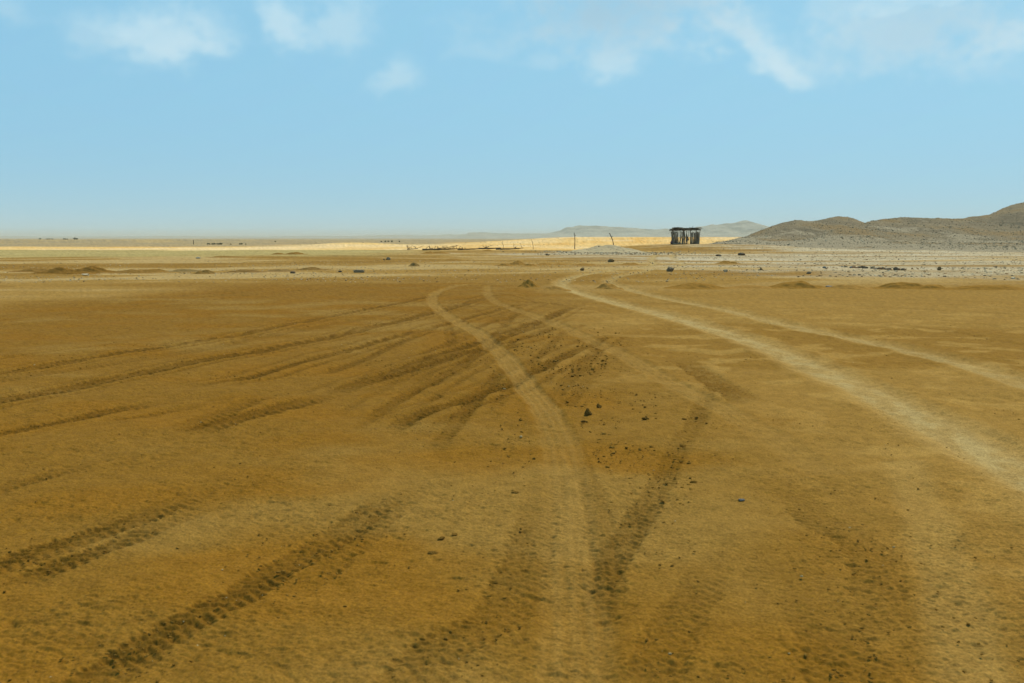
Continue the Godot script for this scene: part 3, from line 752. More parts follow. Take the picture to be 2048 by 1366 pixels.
func build_rocks() -> void:
	var grey := Color(0.25, 0.20, 0.125)
	var brown := Color(0.20, 0.14, 0.066)
	var dark := Color(0.155, 0.122, 0.078)
	var tan := Color(0.33, 0.27, 0.165)
	rock(7.94, 50.14, Vector3(0.46, 0.30, 0.34), grey, "squared brown-grey rock lying right of the dirt road bend", 101)
	rock(6.91, 69.65, Vector3(0.48, 0.29, 0.36), brown, "brown rock with sloping top on sand below the gravel heap", 102)
	rock(3.60, 50.89, Vector3(0.26, 0.20, 0.22), brown, "small rounded brown rock just left of the dirt road", 103)
	rock(3.47, 97.57, Vector3(0.42, 0.20, 0.3), dark, "small dark rock at the left tip of the gravel patch", 104)
	rock(23.37, 101.95, Vector3(0.85, 0.38, 0.5), dark, "largest dark flat rock at the edge of the stony flat", 105)
	rock(20.12, 97.57, Vector3(0.68, 0.26, 0.4), dark, "low dark rock beside the larger flat dark rock", 106)
	rock(10.73, 50.14, Vector3(0.29, 0.20, 0.25), tan, "rounded tan rock alone on the stony strip", 107)
	rock(13.30, 53.28, Vector3(0.19, 0.2, 0.18), brown, "small pointed brown rock on the stony strip", 108, "", 0.4)
	rock(14.08, 47.34, Vector3(0.25, 0.16, 0.2), grey, "grey rock on the brown strip before the rock cluster", 109)
	rock(18.11, 57.81, Vector3(0.27, 0.15, 0.2), Color(0.24, 0.24, 0.21), "bluish grey low rock at the start of the rock cluster", 110)
	rock(22.14, 51.66, Vector3(0.25, 0.24, 0.2), brown, "upright brown rock standing past the rock cluster", 111)
	rock(-7.69, 50.14, Vector3(0.62, 0.25, 0.4), tan, "large pale grey rock half buried in the tan flat", 112)
	rock(-8.75, 50.89, Vector3(0.22, 0.12, 0.2), dark, "small dark rock next to the large pale grey rock", 113)
	rock(-10.87, 49.41, Vector3(0.30, 0.14, 0.22), dark, "dark low rock with pebbles around it on tan flat", 114)
	rock(-9.63, 77.58, Vector3(0.42, 0.26, 0.3), grey, "lone grey rock on the brown flat before the dead branches", 115)
	rock(-9.94, 77.58, Vector3(0.16, 0.11, 0.14), dark, "tiny dark rock touching the lone grey rock", 116)
	rock(-25.86, 82.26, Vector3(0.42, 0.17, 0.3), Color(0.5, 0.47, 0.36), "whitish rock on the far tan flat", 117)
	rock(-19.97, 46.69, Vector3(0.42, 0.12, 0.4), Color(0.48, 0.42, 0.28), "pale flat slab in front of the long earth bank", 118)
	rock(11.06, 34.73, Vector3(0.28, 0.07, 0.16), Color(0.24, 0.25, 0.23), "thin blue-grey slab at the foot of an earth mound", 119)
	rock(11.42, 34.04, Vector3(0.36, 0.05, 0.2), Color(0.2, 0.21, 0.19), "flat blue-grey slab lying near the thin slab", 120)
	rock(1.49, 6.33, Vector3(0.05, 0.016, 0.035), Color(0.14, 0.15, 0.15), "blue-grey pebble alone on the brown soil", 121, "", 0.0, 0.1)
	rock(0.73, 9.43, Vector3(0.09, 0.085, 0.06), Color(0.16, 0.092, 0.022), "tall pointed dirt clod standing in the clod field", 122, "", 0.45, 0.2, "dirt_clod")
	rock(0.87, 9.86, Vector3(0.062, 0.058, 0.05), Color(0.17, 0.097, 0.023), "smaller pointed dirt clod behind the tall one", 123, "", 0.45, 0.2, "dirt_clod")
	rock(0.66, 9.10, Vector3(0.05, 0.025, 0.04), Color(0.15, 0.085, 0.02), "flat dark dirt clod below the tall one", 124, "", 0.0, 0.1, "dirt_clod")
	rock(1.25, 9.22, Vector3(0.075, 0.03, 0.05), Color(0.16, 0.09, 0.02), "long low dirt clod right of the clod field", 125, "", 0.0, 0.1, "dirt_clod")
	var lumps := [[-0.43, 5.24, 0.085, 0.03], [-0.40, 5.51, 0.07, 0.025], [-0.33, 5.58, 0.06, 0.022], [-0.14, 5.80, 0.04, 0.02], [0.02, 6.53, 0.075, 0.025], [0.04, 6.24, 0.05, 0.025], [0.17, 7.56, 0.04, 0.026], [-0.21, 6.19, 0.035, 0.02], [1.34, 9.92, 0.05, 0.025]]
	for i in lumps.size():
		var a: Array = lumps[i]
		rock(a[0], a[1], Vector3(a[2] * 0.7, a[3] * 0.9, a[2] * 0.5), Color(0.19, 0.105, 0.021), "dark flattened dirt clod beside the pale centre track", 140 + i, "dark clods beside the centre track", 0.0, 0.38, "dirt_clod")
	# the cluster of rocks on the stony flat
	var r := rng(77)
	var tints := [dark, grey, Color(0.28, 0.17, 0.09), dark, Color(0.2, 0.2, 0.18)]
	for i in 26:
		var along := r.randf()
		var x := lerpf(19.97, 20.40, along) + r.randfn() * 0.2
		var d := lerpf(59.85, 52.46, along) + r.randfn() * 1.3
		var s := r.randf_range(0.14, 0.36)
		var mesh := stone(300 + i, Vector3(s, s * r.randf_range(0.45, 0.7), s * 0.8), 8, 2, tints[i % 5])
		var o := solo("rock", mesh, M.stone, Vector3(x, level(x, d) + s * 0.12, -d), r.randf() * TAU)
		tag(o, "rock in the tight cluster on the pale stony flat", "rock", "cluster of rocks on the stony flat")

# ------------------------------------------------------------------ mounds of earth
func mound(x: float, d: float, width: float, deep: float, high: float, label: String, seed_value: int, c := Color(0.29, 0.158, 0.032), rough := 0.13, category := "mound", group := "") -> void:
	var pos := PackedVector3Array()
	var col := PackedColorArray()
	var nor := PackedVector3Array()
	var idx := PackedInt32Array()
	var n := 44
	var base := level(x, d)
	for i in n + 1:
		for j in n + 1:
			var u := float(j) / n * 2.0 - 1.0
			var v := float(i) / n * 2.0 - 1.0
			var px := u * width * 0.5
			var pd := v * deep * 0.5
			var s := u * u + v * v + noise_a.get_noise_2d(u * 1.3 + seed_value * 9.0, v * 1.3) * 0.5 * (u * u + v * v + 0.1)
			var h := maxf(1.0 / (1.0 + s * s * 9.0 + s * 1.2) - 0.1, -0.1) * 1.05 * high
			h *= 1.0 + noise_a.get_noise_2d(u * 1.7, v * 1.7 + seed_value) * rough * 2.0
			var bit := noise_b.get_noise_2d((x + px) * 7.0, (d + pd) * 7.0)
			h += bit * high * 0.05 * rough * 2.0
			var edge := maxf(absf(u), absf(v))
			h = lerpf(h, -0.05, step01(0.8, 1.0, edge)) - 0.006
			pos.append(Vector3(px, level(x + px, d + pd) - base + h, -pd))
			var g := 1.0 + bit * 0.3 + noise_s.get_noise_2d(px * 23.0, pd * 23.0) * 0.12
			col.append(Color(c.r * g, c.g * g, c.b * g))
	var m := n + 1
	for i in m:
		for j in m:
			var at := i * m + j
			var l := pos[at - 1] if j > 0 else pos[at]
			var r := pos[at + 1] if j < n else pos[at]
			var u := pos[at + m] if i < n else pos[at]
			var b := pos[at - m] if i > 0 else pos[at]
			nor.append((r - l).cross(u - b).normalized())
			if i < n and j < n:
				idx.append_array([at, at + m, at + 1, at + 1, at + m, at + m + 1])
	var o := solo("earth_mound" if category == "mound" else "gravel_heap", surface_of(pos, col, nor, idx), M.soil, Vector3(x, base, -d))
	tag(o, label, category, group)

func build_mounds() -> void:
	var tanned := Color(0.325, 0.185, 0.046)
	mound(0.58, 34.73, 0.95, 0.8, 0.27, "pointed brown earth mound left of the dirt road bend", 1)
	mound(1.39, 33.04, 1.3, 0.7, 0.12, "low rounded earth mound touching the road's left rut", 2, tanned)
	mound(3.23, 33.70, 1.2, 0.8, 0.19, "earth mound sitting between the two ruts of the road", 3, tanned)
	mound(6.23, 33.70, 2.6, 1.4, 0.19, "broad low earth mound right of the road bend", 4)
	mound(8.14, 34.04, 2.6, 1.1, 0.10, "flat earth swell between two broad mounds", 14, tanned)
	mound(9.71, 34.04, 2.6, 1.2, 0.25, "highest of the broad earth mounds before the stony flat", 5)
	mound(11.30, 33.70, 2.2, 1.0, 0.14, "low earth mound behind the blue-grey slabs", 6, tanned)
	mound(13.37, 34.04, 2.6, 1.1, 0.22, "broad earth mound with a twin swell at its side", 7)
	mound(14.25, 33.70, 1.7, 0.9, 0.15, "twin swell joined to a broad earth mound", 8)
	mound(15.94, 33.37, 4.2, 1.2, 0.16, "long flat earth bank at the end of the mound row", 9)
	for a in [
		[-0.43, 60.92, 1.1, 0.17, "earth pile left of the tallest lumpy pile on the flat"],
		[0.35, 63.18, 1.2, 0.26, "tallest lumpy earth pile on the flat behind the pointed mound"],
		[1.10, 60.92, 1.0, 0.15, "small earth pile right of the tallest lumpy one"],
		[2.09, 63.18, 1.4, 0.12, "flat earth pile second right of the tallest lumpy one"],
		[3.04, 63.18, 1.3, 0.1, "faint earth swell behind the small rounded brown rock"],
		[4.54, 62.03, 1.8, 0.13, "broad faint earth swell in front of the sloping brown rock"],
		[14.86, 69.65, 1.3, 0.2, "brown sand hump at the edge of the stony flat"],
		[15.45, 69.65, 1.0, 0.14, "smaller brown sand hump beside the one on the stony edge"],
		[7.68, 64.38, 1.6, 0.14, "low earth hump left of the road's far bend"],
		[-4.52, 75.85, 1.4, 0.13, "low earth hump on the bare flat behind the darker brown soil"],
		[-7.69, 106.74, 2.2, 0.22, "brown earth hump in front of the knot of dead twigs"],
		[-8.87, 106.74, 1.6, 0.2, "narrow earth hump in front of the long dark branch"],
		[-3.10, 126.54, 2.0, 0.2, "earth hump in front of the bowed fallen branch"]]:
		mound(a[0], a[1], a[2] * 1.2, a[2], a[3], a[4], int(a[0] * 7.0) + 50, Color(0.299, 0.168, 0.040), 0.2)
	mound(-5.98, 60.92, 0.9, 0.7, 0.22, "crumbled grey-brown earth lump on the brown strip", 31, Color(0.260, 0.165, 0.055), 0.24)
	# broken banks of earth on the left
	mound(-25.09, 52.46, 3.4, 1.4, 0.2, "broken end of the dark earth bank", 20, Color(0.273, 0.154, 0.040), 0.24)
	mound(-22.19, 49.41, 3.9, 1.5, 0.30, "long dark earth bank with crumbling front", 21, Color(0.247, 0.132, 0.028), 0.24)
	mound(-22.06, 52.46, 3.4, 1.3, 0.33, "highest stretch of the dark earth bank", 22, Color(0.247, 0.132, 0.028), 0.24)
	mound(-19.36, 50.89, 3.0, 1.2, 0.17, "low stretch continuing the dark earth bank", 23, Color(0.280, 0.159, 0.041), 0.24)
	mound(-19.33, 53.28, 2.8, 1.1, 0.16, "tapering tip of the low earth bank", 24, Color(0.273, 0.152, 0.035), 0.24)
	mound(-17.33, 53.28, 3.0, 1.2, 0.14, "greyish flat bank past the dark one", 25, Color(0.260, 0.177, 0.066), 0.24)
	mound(-15.04, 48.70, 1.5, 0.9, 0.19, "short clumpy earth bank in front of the greyish one", 26, Color(0.247, 0.146, 0.040), 0.24)
	mound(-13.62, 50.89, 2.6, 1.2, 0.15, "low clumpy bank beside a pale hollow", 27, Color(0.234, 0.140, 0.044), 0.24)
	mound(-12.20, 52.46, 2.4, 1.0, 0.13, "flat bank with a pale hollow before it", 28, Color(0.273, 0.171, 0.061), 0.24)
	mound(-11.08, 55.01, 2.6, 1.0, 0.16, "smooth low bank behind the dark low rock", 29, Color(0.260, 0.152, 0.044), 0.24)
	mound(-21.19, 97.57, 3.2, 1.6, 0.22, "far brown earth ridge on the pale crust", 30, Color(0.260, 0.146, 0.033), 0.24)
	mound(-22.81, 97.57, 1.8, 1.2, 0.16, "little earth heap next to the far brown ridge", 32, Color(0.260, 0.146, 0.033), 0.24)
	mound(-24.53, 85.36, 4.4, 1.8, 0.12, "thin far strip of brown earth on the crust", 33, Color(0.273, 0.159, 0.044), 0.24)
	# the heap of gravel and its stones
	mound(11.6, 121.0, 10.5, 9.0, 0.86, "heap of grey gravel with a leaning pole on top", 40, Color(0.43, 0.36, 0.22), 0.2, "gravel heap")
	var heap_stones := func(r: RandomNumberGenerator):
		var x := 11.2 + r.randfn() * 4.2
		var d := 103.0 + r.randf() * 24.0
		return [x, d, 0.05 + 0.2 * pow(r.randf(), 4.0), 0.6, stone_tint(r)]
	heap_scatter(heap_stones)

func heap_scatter(where: Callable) -> void:
	var r := rng(404)
	var mm := MultiMesh.new()
	mm.transform_format = MultiMesh.TRANSFORM_3D
	mm.use_colors = true
	mm.mesh = stone(37, Vector3.ONE, 7, 1, Color.WHITE)
	mm.instance_count = 1700
	for i in 1700:
		var g = where.call(r)
		var u := (float(g[0]) - 11.6) / 5.25
		var v := (float(g[1]) - 121.0) / 4.5
		var up := maxf(exp(-(u * u + v * v) * 3.2) - 0.09, 0.0) * 0.86 * 1.05
		var s: float = g[2]
		mm.set_instance_transform(i, Transform3D(Basis.from_euler(Vector3(0, r.randf() * TAU, 0)).scaled_local(Vector3(s * 1.2, s * 0.65, s)), Vector3(g[0], level(g[0], g[1]) + up + s * 0.1, -g[1])))
		mm.set_instance_color(i, g[4])
	var o := MultiMeshInstance3D.new()
	o.name = "heap_stones"
	o.multimesh = mm
	o.material_override = M.stone
	add_child(o)
	tag(o, "mixed stones covering the gravel heap and its skirt", "stones", "", "stuff")

# ------------------------------------------------------------------ wood
func limb(st: SurfaceTool, pts: Array, r0: float, r1: float, sides := 6) -> void:
	var n := pts.size()
	var rings := []
	for i in n:
		var a: Vector3 = pts[maxi(i - 1, 0)]
		var b: Vector3 = pts[mini(i + 1, n - 1)]
		var way := (b - a).normalized()
		var x := way.cross(Vector3(0.31, 0.2, 0.93)).normalized()
		var y := way.cross(x)
		var rad := lerpf(r0, r1, float(i) / maxi(n - 1, 1))
		var ring := []
		for k in sides:
			var t := TAU * k / sides
			ring.append(pts[i] + (x * cos(t) + y * sin(t)) * rad * (1.0 + 0.15 * sin(k * 2.6 + i * 1.7)))
		rings.append(ring)
	for i in n - 1:
		for k in sides:
			var m := (k + 1) % sides
			for v in [rings[i][k], rings[i][m], rings[i + 1][k], rings[i][m], rings[i + 1][m], rings[i + 1][k]]:
				st.add_vertex(v)
	for k in range(1, sides - 1):
		for v in [rings[0][0], rings[0][k + 1], rings[0][k], rings[n - 1][0], rings[n - 1][k], rings[n - 1][k + 1]]:
			st.add_vertex(v)

func begin() -> SurfaceTool:
	var st := SurfaceTool.new()
	st.begin(Mesh.PRIMITIVE_TRIANGLES)
	return st

func done(st: SurfaceTool) -> ArrayMesh:
	st.generate_normals()
	return st.commit()

func crooked(a: Vector3, b: Vector3, bend: float, r: RandomNumberGenerator, n := 5) -> Array:
	var out := []
	var off := Vector3(r.randfn(), r.randfn() * 0.2, r.randfn()) * bend
	var off2 := Vector3(r.randfn(), 0, r.randfn()) * bend * 0.5
	for i in n + 1:
		var t := float(i) / n
		out.append(a.lerp(b, t) + off * sin(t * PI) + off2 * sin(t * TAU))
	return out

func stick(a: Vector3, b: Vector3, r0: float, r1: float, bend: float, r: RandomNumberGenerator, sides := 6) -> ArrayMesh:
	var st := begin()
	limb(st, crooked(a, b, bend, r), r0, r1, sides)
	return done(st)

func wood(r: RandomNumberGenerator) -> Material:
	return M.woods[r.randi() % M.woods.size()]

func build_shelter() -> void:
	# 1 m is about 11.7 pixels of the photograph here
	var d := 170.0
	var x := 29.6
	var o := thing("stick_shelter", Vector3(x, level(x, d) - 0.02, -d), 0.0)
	tag(o, "open shelter of grey sticks with a flat brushwood roof", "shelter")
	var r := rng(900)
	var half := 2.1
	var back := -2.6
	# posts
	for p in [[-2.0, 0.0, -2.3, 0.0], [2.15, 0.0, 2.32, 0.0], [-0.6, 0.0, -0.55, 0.05], [0.72, 0.0, 0.66, 0.0], [-1.9, back, -2.0, back], [2.1, back, 2.15, back], [0.1, back, 0.05, back]]:
		part("post", stick(Vector3(p[0], -0.15, p[1]), Vector3(p[2], 2.36, p[3]), 0.085, 0.065, 0.04, r, 8), wood(r), o)
	# front wall, left: dense bundle, then open sticks
	for i in 11:
		var u := -2.0 + i * 0.066
		part("wall_stick", stick(Vector3(u + r.randfn() * 0.02 + 0.06, -0.05, 0.05 * (i % 2)), Vector3(u - 0.14 + r.randfn() * 0.04, 2.2 + r.randfn() * 0.1, 0.05), 0.05, 0.036, 0.03, r), M.woods[[2, 4, 1, 2][i % 4]], o)
	for i in 17:
		var u := -1.27 + i * 0.094
		part("wall_stick", stick(Vector3(u + r.randfn() * 0.02, -0.05, 0.05 * (i % 2)), Vector3(u + r.randfn() * 0.11, 2.22 + r.randfn() * 0.08, 0.04), 0.036, 0.026, 0.045, r), wood(r), o)
	# front wall, right: close-set sticks that stop short of the roof
	for i in 22:
		var u := 0.74 + i * 0.064
		part("wall_stick", stick(Vector3(u, -0.05, 0.03 * (i % 2)), Vector3(u + r.randfn() * 0.02, 2.02 + r.randfn() * 0.06, 0.03 * (i % 2)), 0.042, 0.034, 0.02, r), wood(r), o)
	# side walls and thin back wall
	for i in 16:
		var z := -0.15 - i * 0.155
		part("wall_stick", stick(Vector3(-2.0, -0.05, z), Vector3(-2.2 + r.randfn() * 0.04, 2.15, z + r.randfn() * 0.05), 0.04, 0.03, 0.04, r), wood(r), o)
		part("wall_stick", stick(Vector3(2.12, -0.05, z), Vector3(2.2 + r.randfn() * 0.03, 2.05 + r.randfn() * 0.06, z + r.randfn() * 0.04), 0.042, 0.034, 0.03, r), wood(r), o)
	for i in 11:
		var u := -1.75 + i * 0.38 + r.randfn() * 0.06
		if u > 0.2 and u < 0.75: continue
		part("wall_stick", stick(Vector3(u, -0.05, back), Vector3(u + r.randfn() * 0.1, 2.2, back), 0.038, 0.028, 0.06, r), wood(r), o)
	# forked sticks, rail, lintels
	part("forked_stick", stick(Vector3(-0.95, 0.9, 0.08), Vector3(-0.55, 2.2, 0.05), 0.04, 0.03, 0.04, r), wood(r), o)
	part("forked_stick", stick(Vector3(-0.35, 0.1, 0.08), Vector3(-0.75, 2.15, 0.05), 0.045, 0.03, 0.06, r), wood(r), o)
	part("forked_stick", stick(Vector3(-1.15, 0.1, 0.1), Vector3(-0.95, 1.3, 0.1), 0.09, 0.07, 0.02, r), wood(r), o)
	part("rail", stick(Vector3(-1.1, 1.3, 0.1), Vector3(0.28, 1.27, 0.1), 0.04, 0.035, 0.02, r), wood(r), o)
	part("sill", stick(Vector3(-0.7, 0.03, 0.14), Vector3(0.75, 0.03, 0.14), 0.05, 0.045, 0.01, r), wood(r), o)
	for z in [0.02, back]:
		part("beam", stick(Vector3(-2.5, 2.38, z), Vector3(2.45, 2.44, z), 0.085, 0.07, 0.04, r, 8), wood(r), o)
	# roof: poles with brushwood on top
	var roof := part("roof", stick(Vector3(-2.45, 2.5, -1.3), Vector3(2.45, 2.55, -1.3), 0.09, 0.07, 0.04, r, 8), M.woods[0], o)
	for i in 17:
		var u := -2.35 + i * 0.29 + r.randfn() * 0.03
		part("roof_pole", stick(Vector3(u, 2.53 + r.randfn() * 0.03, 0.35 + r.randf() * 0.3), Vector3(u + r.randfn() * 0.08, 2.56 + r.randfn() * 0.03, back - 0.3), 0.055, 0.045, 0.03, r), wood(r), roof)
	for i in 30:
		var u := r.randf_range(-2.5, 1.6)
		var z := r.randf_range(-2.6, 0.45)
		var y := 2.62 + r.randf() * 0.12 + (0.06 if absf(u) > 1.0 else 0.0)
		part("brush_stick", stick(Vector3(u, y, z), Vector3(u + r.randf_range(0.7, 1.5), y + r.randfn() * 0.04, z + r.randfn() * 0.2), 0.045, 0.025, 0.05, r), wood(r), roof)
	for i in 14:   # brush hanging over the front edge
		var u := r.randf_range(-2.6, 1.2)
		part("brush_stick", stick(Vector3(u, 2.62, 0.3), Vector3(u + r.randf_range(0.5, 1.1), 2.32 + r.randf() * 0.12, 0.42 + r.randf() * 0.15), 0.05, 0.03, 0.05, r), wood(r), roof)
	for i in 9:   # brush drooping off the left end
		part("brush_stick", stick(Vector3(-1.9 + r.randfn() * 0.2, 2.66 + r.randf() * 0.1, r.randf_range(-1.6, 0.5)), Vector3(-2.75 + r.randfn() * 0.12, 2.25 + r.randf() * 0.25, r.randf_range(-1.6, 0.55)), 0.05, 0.028, 0.06, r), M.woods[[0, 4, 2][i % 3]], roof)
	for i in 44:   # the thick ragged edge of the brushwood
		var u := r.randf_range(-2.65, 1.5)
		var y := 2.34 + r.randf() * 0.42 + 0.06 * sin(u * 2.3)
		part("brush_stick", stick(Vector3(u, y, 0.3 + r.randf() * 0.25), Vector3(u + r.randf_range(0.6, 1.3), y + r.randfn() * 0.07, 0.3 + r.randf() * 0.25), 0.05, 0.03, 0.05, r), M.woods[[0, 4, 0, 2, 0][i % 5]], roof)
	part("brush_stick", stick(Vector3(-2.1, 2.82, 0.1), Vector3(-0.7, 2.8, 0.0), 0.06, 0.05, 0.02, r), M.woods[0], roof)
	part("brush_stick", stick(Vector3(0.6, 2.78, 0.1), Vector3(2.6, 2.79, 0.05), 0.05, 0.04, 0.02, r), M.woods[0], roof)
	part("brush_stick", stick(Vector3(1.02, 2.6, 0.1), Vector3(1.05, 3.08, 0.1), 0.035, 0.03, 0.01, r), M.woods[0], roof)
	part("brush_stick", stick(Vector3(0.5, 2.6, 0.1), Vector3(0.5, 2.92, 0.1), 0.04, 0.03, 0.01, r), M.woods[0], roof)
	part("brush_stick", stick(Vector3(-2.4, 2.45, 0.35), Vector3(-3.25, 1.75, 0.4), 0.012, 0.006, 0.03, r), M.woods[0], roof)
	# loose wood at the foot of the left wall
	for i in 4:
		var lo := thing("firewood_log", Vector3(x - 1.9 + i * 0.3, level(x, d) + 0.05, -d + 0.45 + 0.08 * i), 0.0)
		part("log", stick(Vector3(-0.4, 0.0, 0.0), Vector3(0.5, 0.06 + 0.08 * (i % 2), 0.1), 0.06, 0.045, 0.04, r), wood(r), lo)
		tag(lo, ["outermost loose log by the shelter's left corner post", "second loose log from the shelter's left corner", "third loose log from the shelter's left corner", "loose log under the shelter's rail, innermost of four"][i], "log", "logs at the shelter's foot")

func dead_branch(x: float, d: float, long: float, high: float, forks: int, seed_value: int, label: String, group := "", slim := 0.05) -> void:
	"""A fallen, leafless branch: a crooked stem on the ground with twigs standing up from it."""
	var r := rng(seed_value)
	var thick := slim * 1.5
	var o := thing("dead_branch", Vector3(x, maxf(level(x - long * 0.4, d), maxf(level(x, d), level(x + long * 0.4, d))), -d))
	var st := begin()
	var stem := crooked(Vector3(-long * 0.5, thick * 1.1, 0), Vector3(long * 0.5, thick * 1.3 + high * 0.14, r.randfn() * 0.3), long * 0.03, r, 8)
	for i in stem.size(): stem[i].y = maxf(stem[i].y, thick * 0.6)
	limb(st, stem, thick * 1.35, thick * 0.8)
	part("stem", done(st), M.woods[0], o)
	for k in forks:
		var t := r.randf_range(0.02, 0.95)
		var at: Vector3 = stem[int(t * 8.0)]
		var up := high * r.randf_range(0.35, 1.0)
		var tip := at + Vector3(r.randfn() * up * 1.3, up * 0.85, r.randfn() * up * 0.4)
		var br := crooked(at, tip, up * 0.12, r, 4)
		st = begin()
		limb(st, br, thick * 0.6, thick * 0.28, 5)
		var twig := part("twig", done(st), M.woods[0], o)
		for q in 2:
			st = begin()
			var from: Vector3 = br[2 + q]
			limb(st, crooked(from, from + Vector3(r.randfn() * up * 0.35, up * r.randf_range(0.1, 0.4), r.randfn() * up * 0.2), up * 0.05, r, 3), thick * 0.26, thick * 0.12, 4)
			part("side_twig", done(st), M.woods[0], twig)
	tag(o, label, "dead branch", group)

func pole(x: float, d: float, pts: Array, r0: float, r1: float, label: String, base_up := 0.0) -> void:
	var o := thing("wooden_pole", Vector3(x, level(x, d) + base_up, -d))
	var st := begin()
	limb(st, pts, r0, r1, 7)
	part("shaft", done(st), M.woods[0], o)
	var n := pts.size()
	for k in 2:
		st = begin()
		var at: Vector3 = pts[n - 3 + k]
		limb(st, [at, at + Vector3(0.07 if k == 0 else -0.05, 0.08, 0.02), at + Vector3(0.10 if k == 0 else -0.03, 0.18, 0.0)], r1, r1 * 0.6, 5)
		part("knot", done(st), M.woods[0], o)
	tag(o, label, "pole")

func build_wood() -> void:
	pole(9.98, 158.95, [Vector3(0, -0.2, 0), Vector3(0, 0.8, 0), Vector3(0.01, 1.3, 0), Vector3(-0.01, 1.75, 0), Vector3(0.0, 2.1, 0), Vector3(-0.09, 2.35, 0), Vector3(-0.08, 2.62, 0)], 0.062, 0.045, "upright crooked grey pole standing left of the gravel heap")
	pole(12.3, 121.0, [Vector3(0, -0.2, 0), Vector3(-0.02, 0.2, 0), Vector3(-0.12, 0.7, 0), Vector3(-0.26, 1.05, 0), Vector3(-0.42, 1.4, 0), Vector3(-0.55, 1.6, 0)], 0.05, 0.042, "grey pole leaning left on top of the gravel heap", 0.72)
	pole(3.30, 155.34, [Vector3(0, -0.1, 0), Vector3(-0.02, 0.5, 0), Vector3(-0.10, 0.95, 0), Vector3(-0.16, 1.2, 0), Vector3(-0.3, 1.62, 0)], 0.036, 0.022, "thin whip-like dead stick by the end of the branches")
	# forked dead sapling
	var o := thing("dead_sapling", Vector3(-1.32, level(-1.32, 155.34), -155.34))
	var r := rng(51)
	part("trunk", stick(Vector3(0, -0.1, 0), Vector3(-0.08, 0.75, 0), 0.035, 0.022, 0.03, r), M.woods[0], o)
	part("fork", stick(Vector3(-0.08, 0.72, 0), Vector3(-0.42, 1.25, 0), 0.02, 0.01, 0.03, r), M.woods[0], o)
	part("fork", stick(Vector3(-0.08, 0.72, 0), Vector3(-0.12, 1.3, 0), 0.02, 0.01, 0.03, r), M.woods[0], o)
	tag(o, "forked leafless sapling standing among the fallen branches", "sapling")
	dead_branch(-14.79, 148.57, 1.6, 0.75, 9, 61, "tangled dead brush at the near end of the branch line", "", 0.03)
	dead_branch(-11.25, 142.38, 3.0, 0.6, 5, 62, "long dark fallen branch with an upturned end", "", 0.055)
	dead_branch(-9.75, 145.41, 3.2, 0.55, 6, 63, "fallen branch arching over the long dark one", "", 0.05)
	dead_branch(-8.62, 148.57, 2.6, 0.75, 8, 64, "dense knot of dead twigs midway along the branch line", "", 0.04)
	dead_branch(-6.61, 148.57, 3.0, 0.5, 4, 65, "low fallen branch hugging the ground before the sand", "", 0.05)
	dead_branch(-5.01, 151.88, 2.4, 0.8, 3, 66, "fallen branch with one twig pointing up and out", "", 0.045)
	dead_branch(-3.42, 155.34, 3.4, 0.5, 3, 67, "smooth bowed branch lying beside the dead sapling", "", 0.06)
	dead_branch(-0.68, 151.88, 3.6, 0.35, 2, 68, "thick fallen trunk at the sapling's foot", "", 0.06)
	dead_branch(0.78, 155.34, 2.0, 1.1, 3, 69, "branch rising slantwise at the end of the line", "", 0.035)
	# the post and low shrubs far on the left
	var post := thing("wooden_post", Vector3(-87.10, level(-87.10, 273.53), -273.53))
	part("shaft", stick(Vector3(0, -0.1, 0), Vector3(0, 1.15, 0), 0.09, 0.08, 0.0, r), M.woods[0], post)
	part("top_plate", stick(Vector3(-0.1, 1.08, 0), Vector3(0.1, 1.08, 0), 0.05, 0.05, 0.0, r), M.woods[0], post)
	tag(post, "lone dark post standing on the far grey plain", "post")
	var bush0 = null
	for a in [[85, 481.3, 1.0, 0], [99, 481.0, 0.9, 1], [103.5, 481.0, 0.9, 1], [109, 481.0, 0.9, 1], [132.5, 480.9, 0.9, 0], [136, 480.9, 0.75, 0], [139.5, 480.9, 0.6, 0], [154, 480.6, 1.3, 0], [158.5, 480.6, 1.0, 0]]:
		var bd := 470.0
		var bx: float = (a[0] - 1024.0) / 1991.0 * bd
		shrub(bx, bd, a[2] * 0.8, int(a[0] * 3.0), "dark green round bush on the low tableland" if a[3] == 0 else "thin grey-green bush on the low tableland", "bushes on the tableland", a[3])
	for a in [[418, 0.5], [421, 0.55], [428, 0.5], [432, 0.6], [437, 0.5], [441, 0.6], [445, 0.65], [464, 0.4], [482, 0.5], [486, 0.6], [494, 0.4]]:
		var bd := 262.0
		var bx: float = (a[0] - 1024.0) / 1991.0 * bd
		shrub(bx, bd, a[1] * 0.8, int(a[0] * 5.0), "low dark shrub in the row right of the lone post", "low shrubs on the grey plain", 0)
	for a in [[764, 0.8], [772, 0.9], [778, 0.9], [785, 1.0], [800, 0.8], [553, 0.7]]:
		var bd := 420.0
		var bx: float = (a[0] - 1024.0) / 1991.0 * bd
		shrub(bx, bd, a[1] * 0.8, int(a[0] * 7.0), "low dark shrub on the far plain beyond the pale dune", "shrubs beyond the dune", 0)

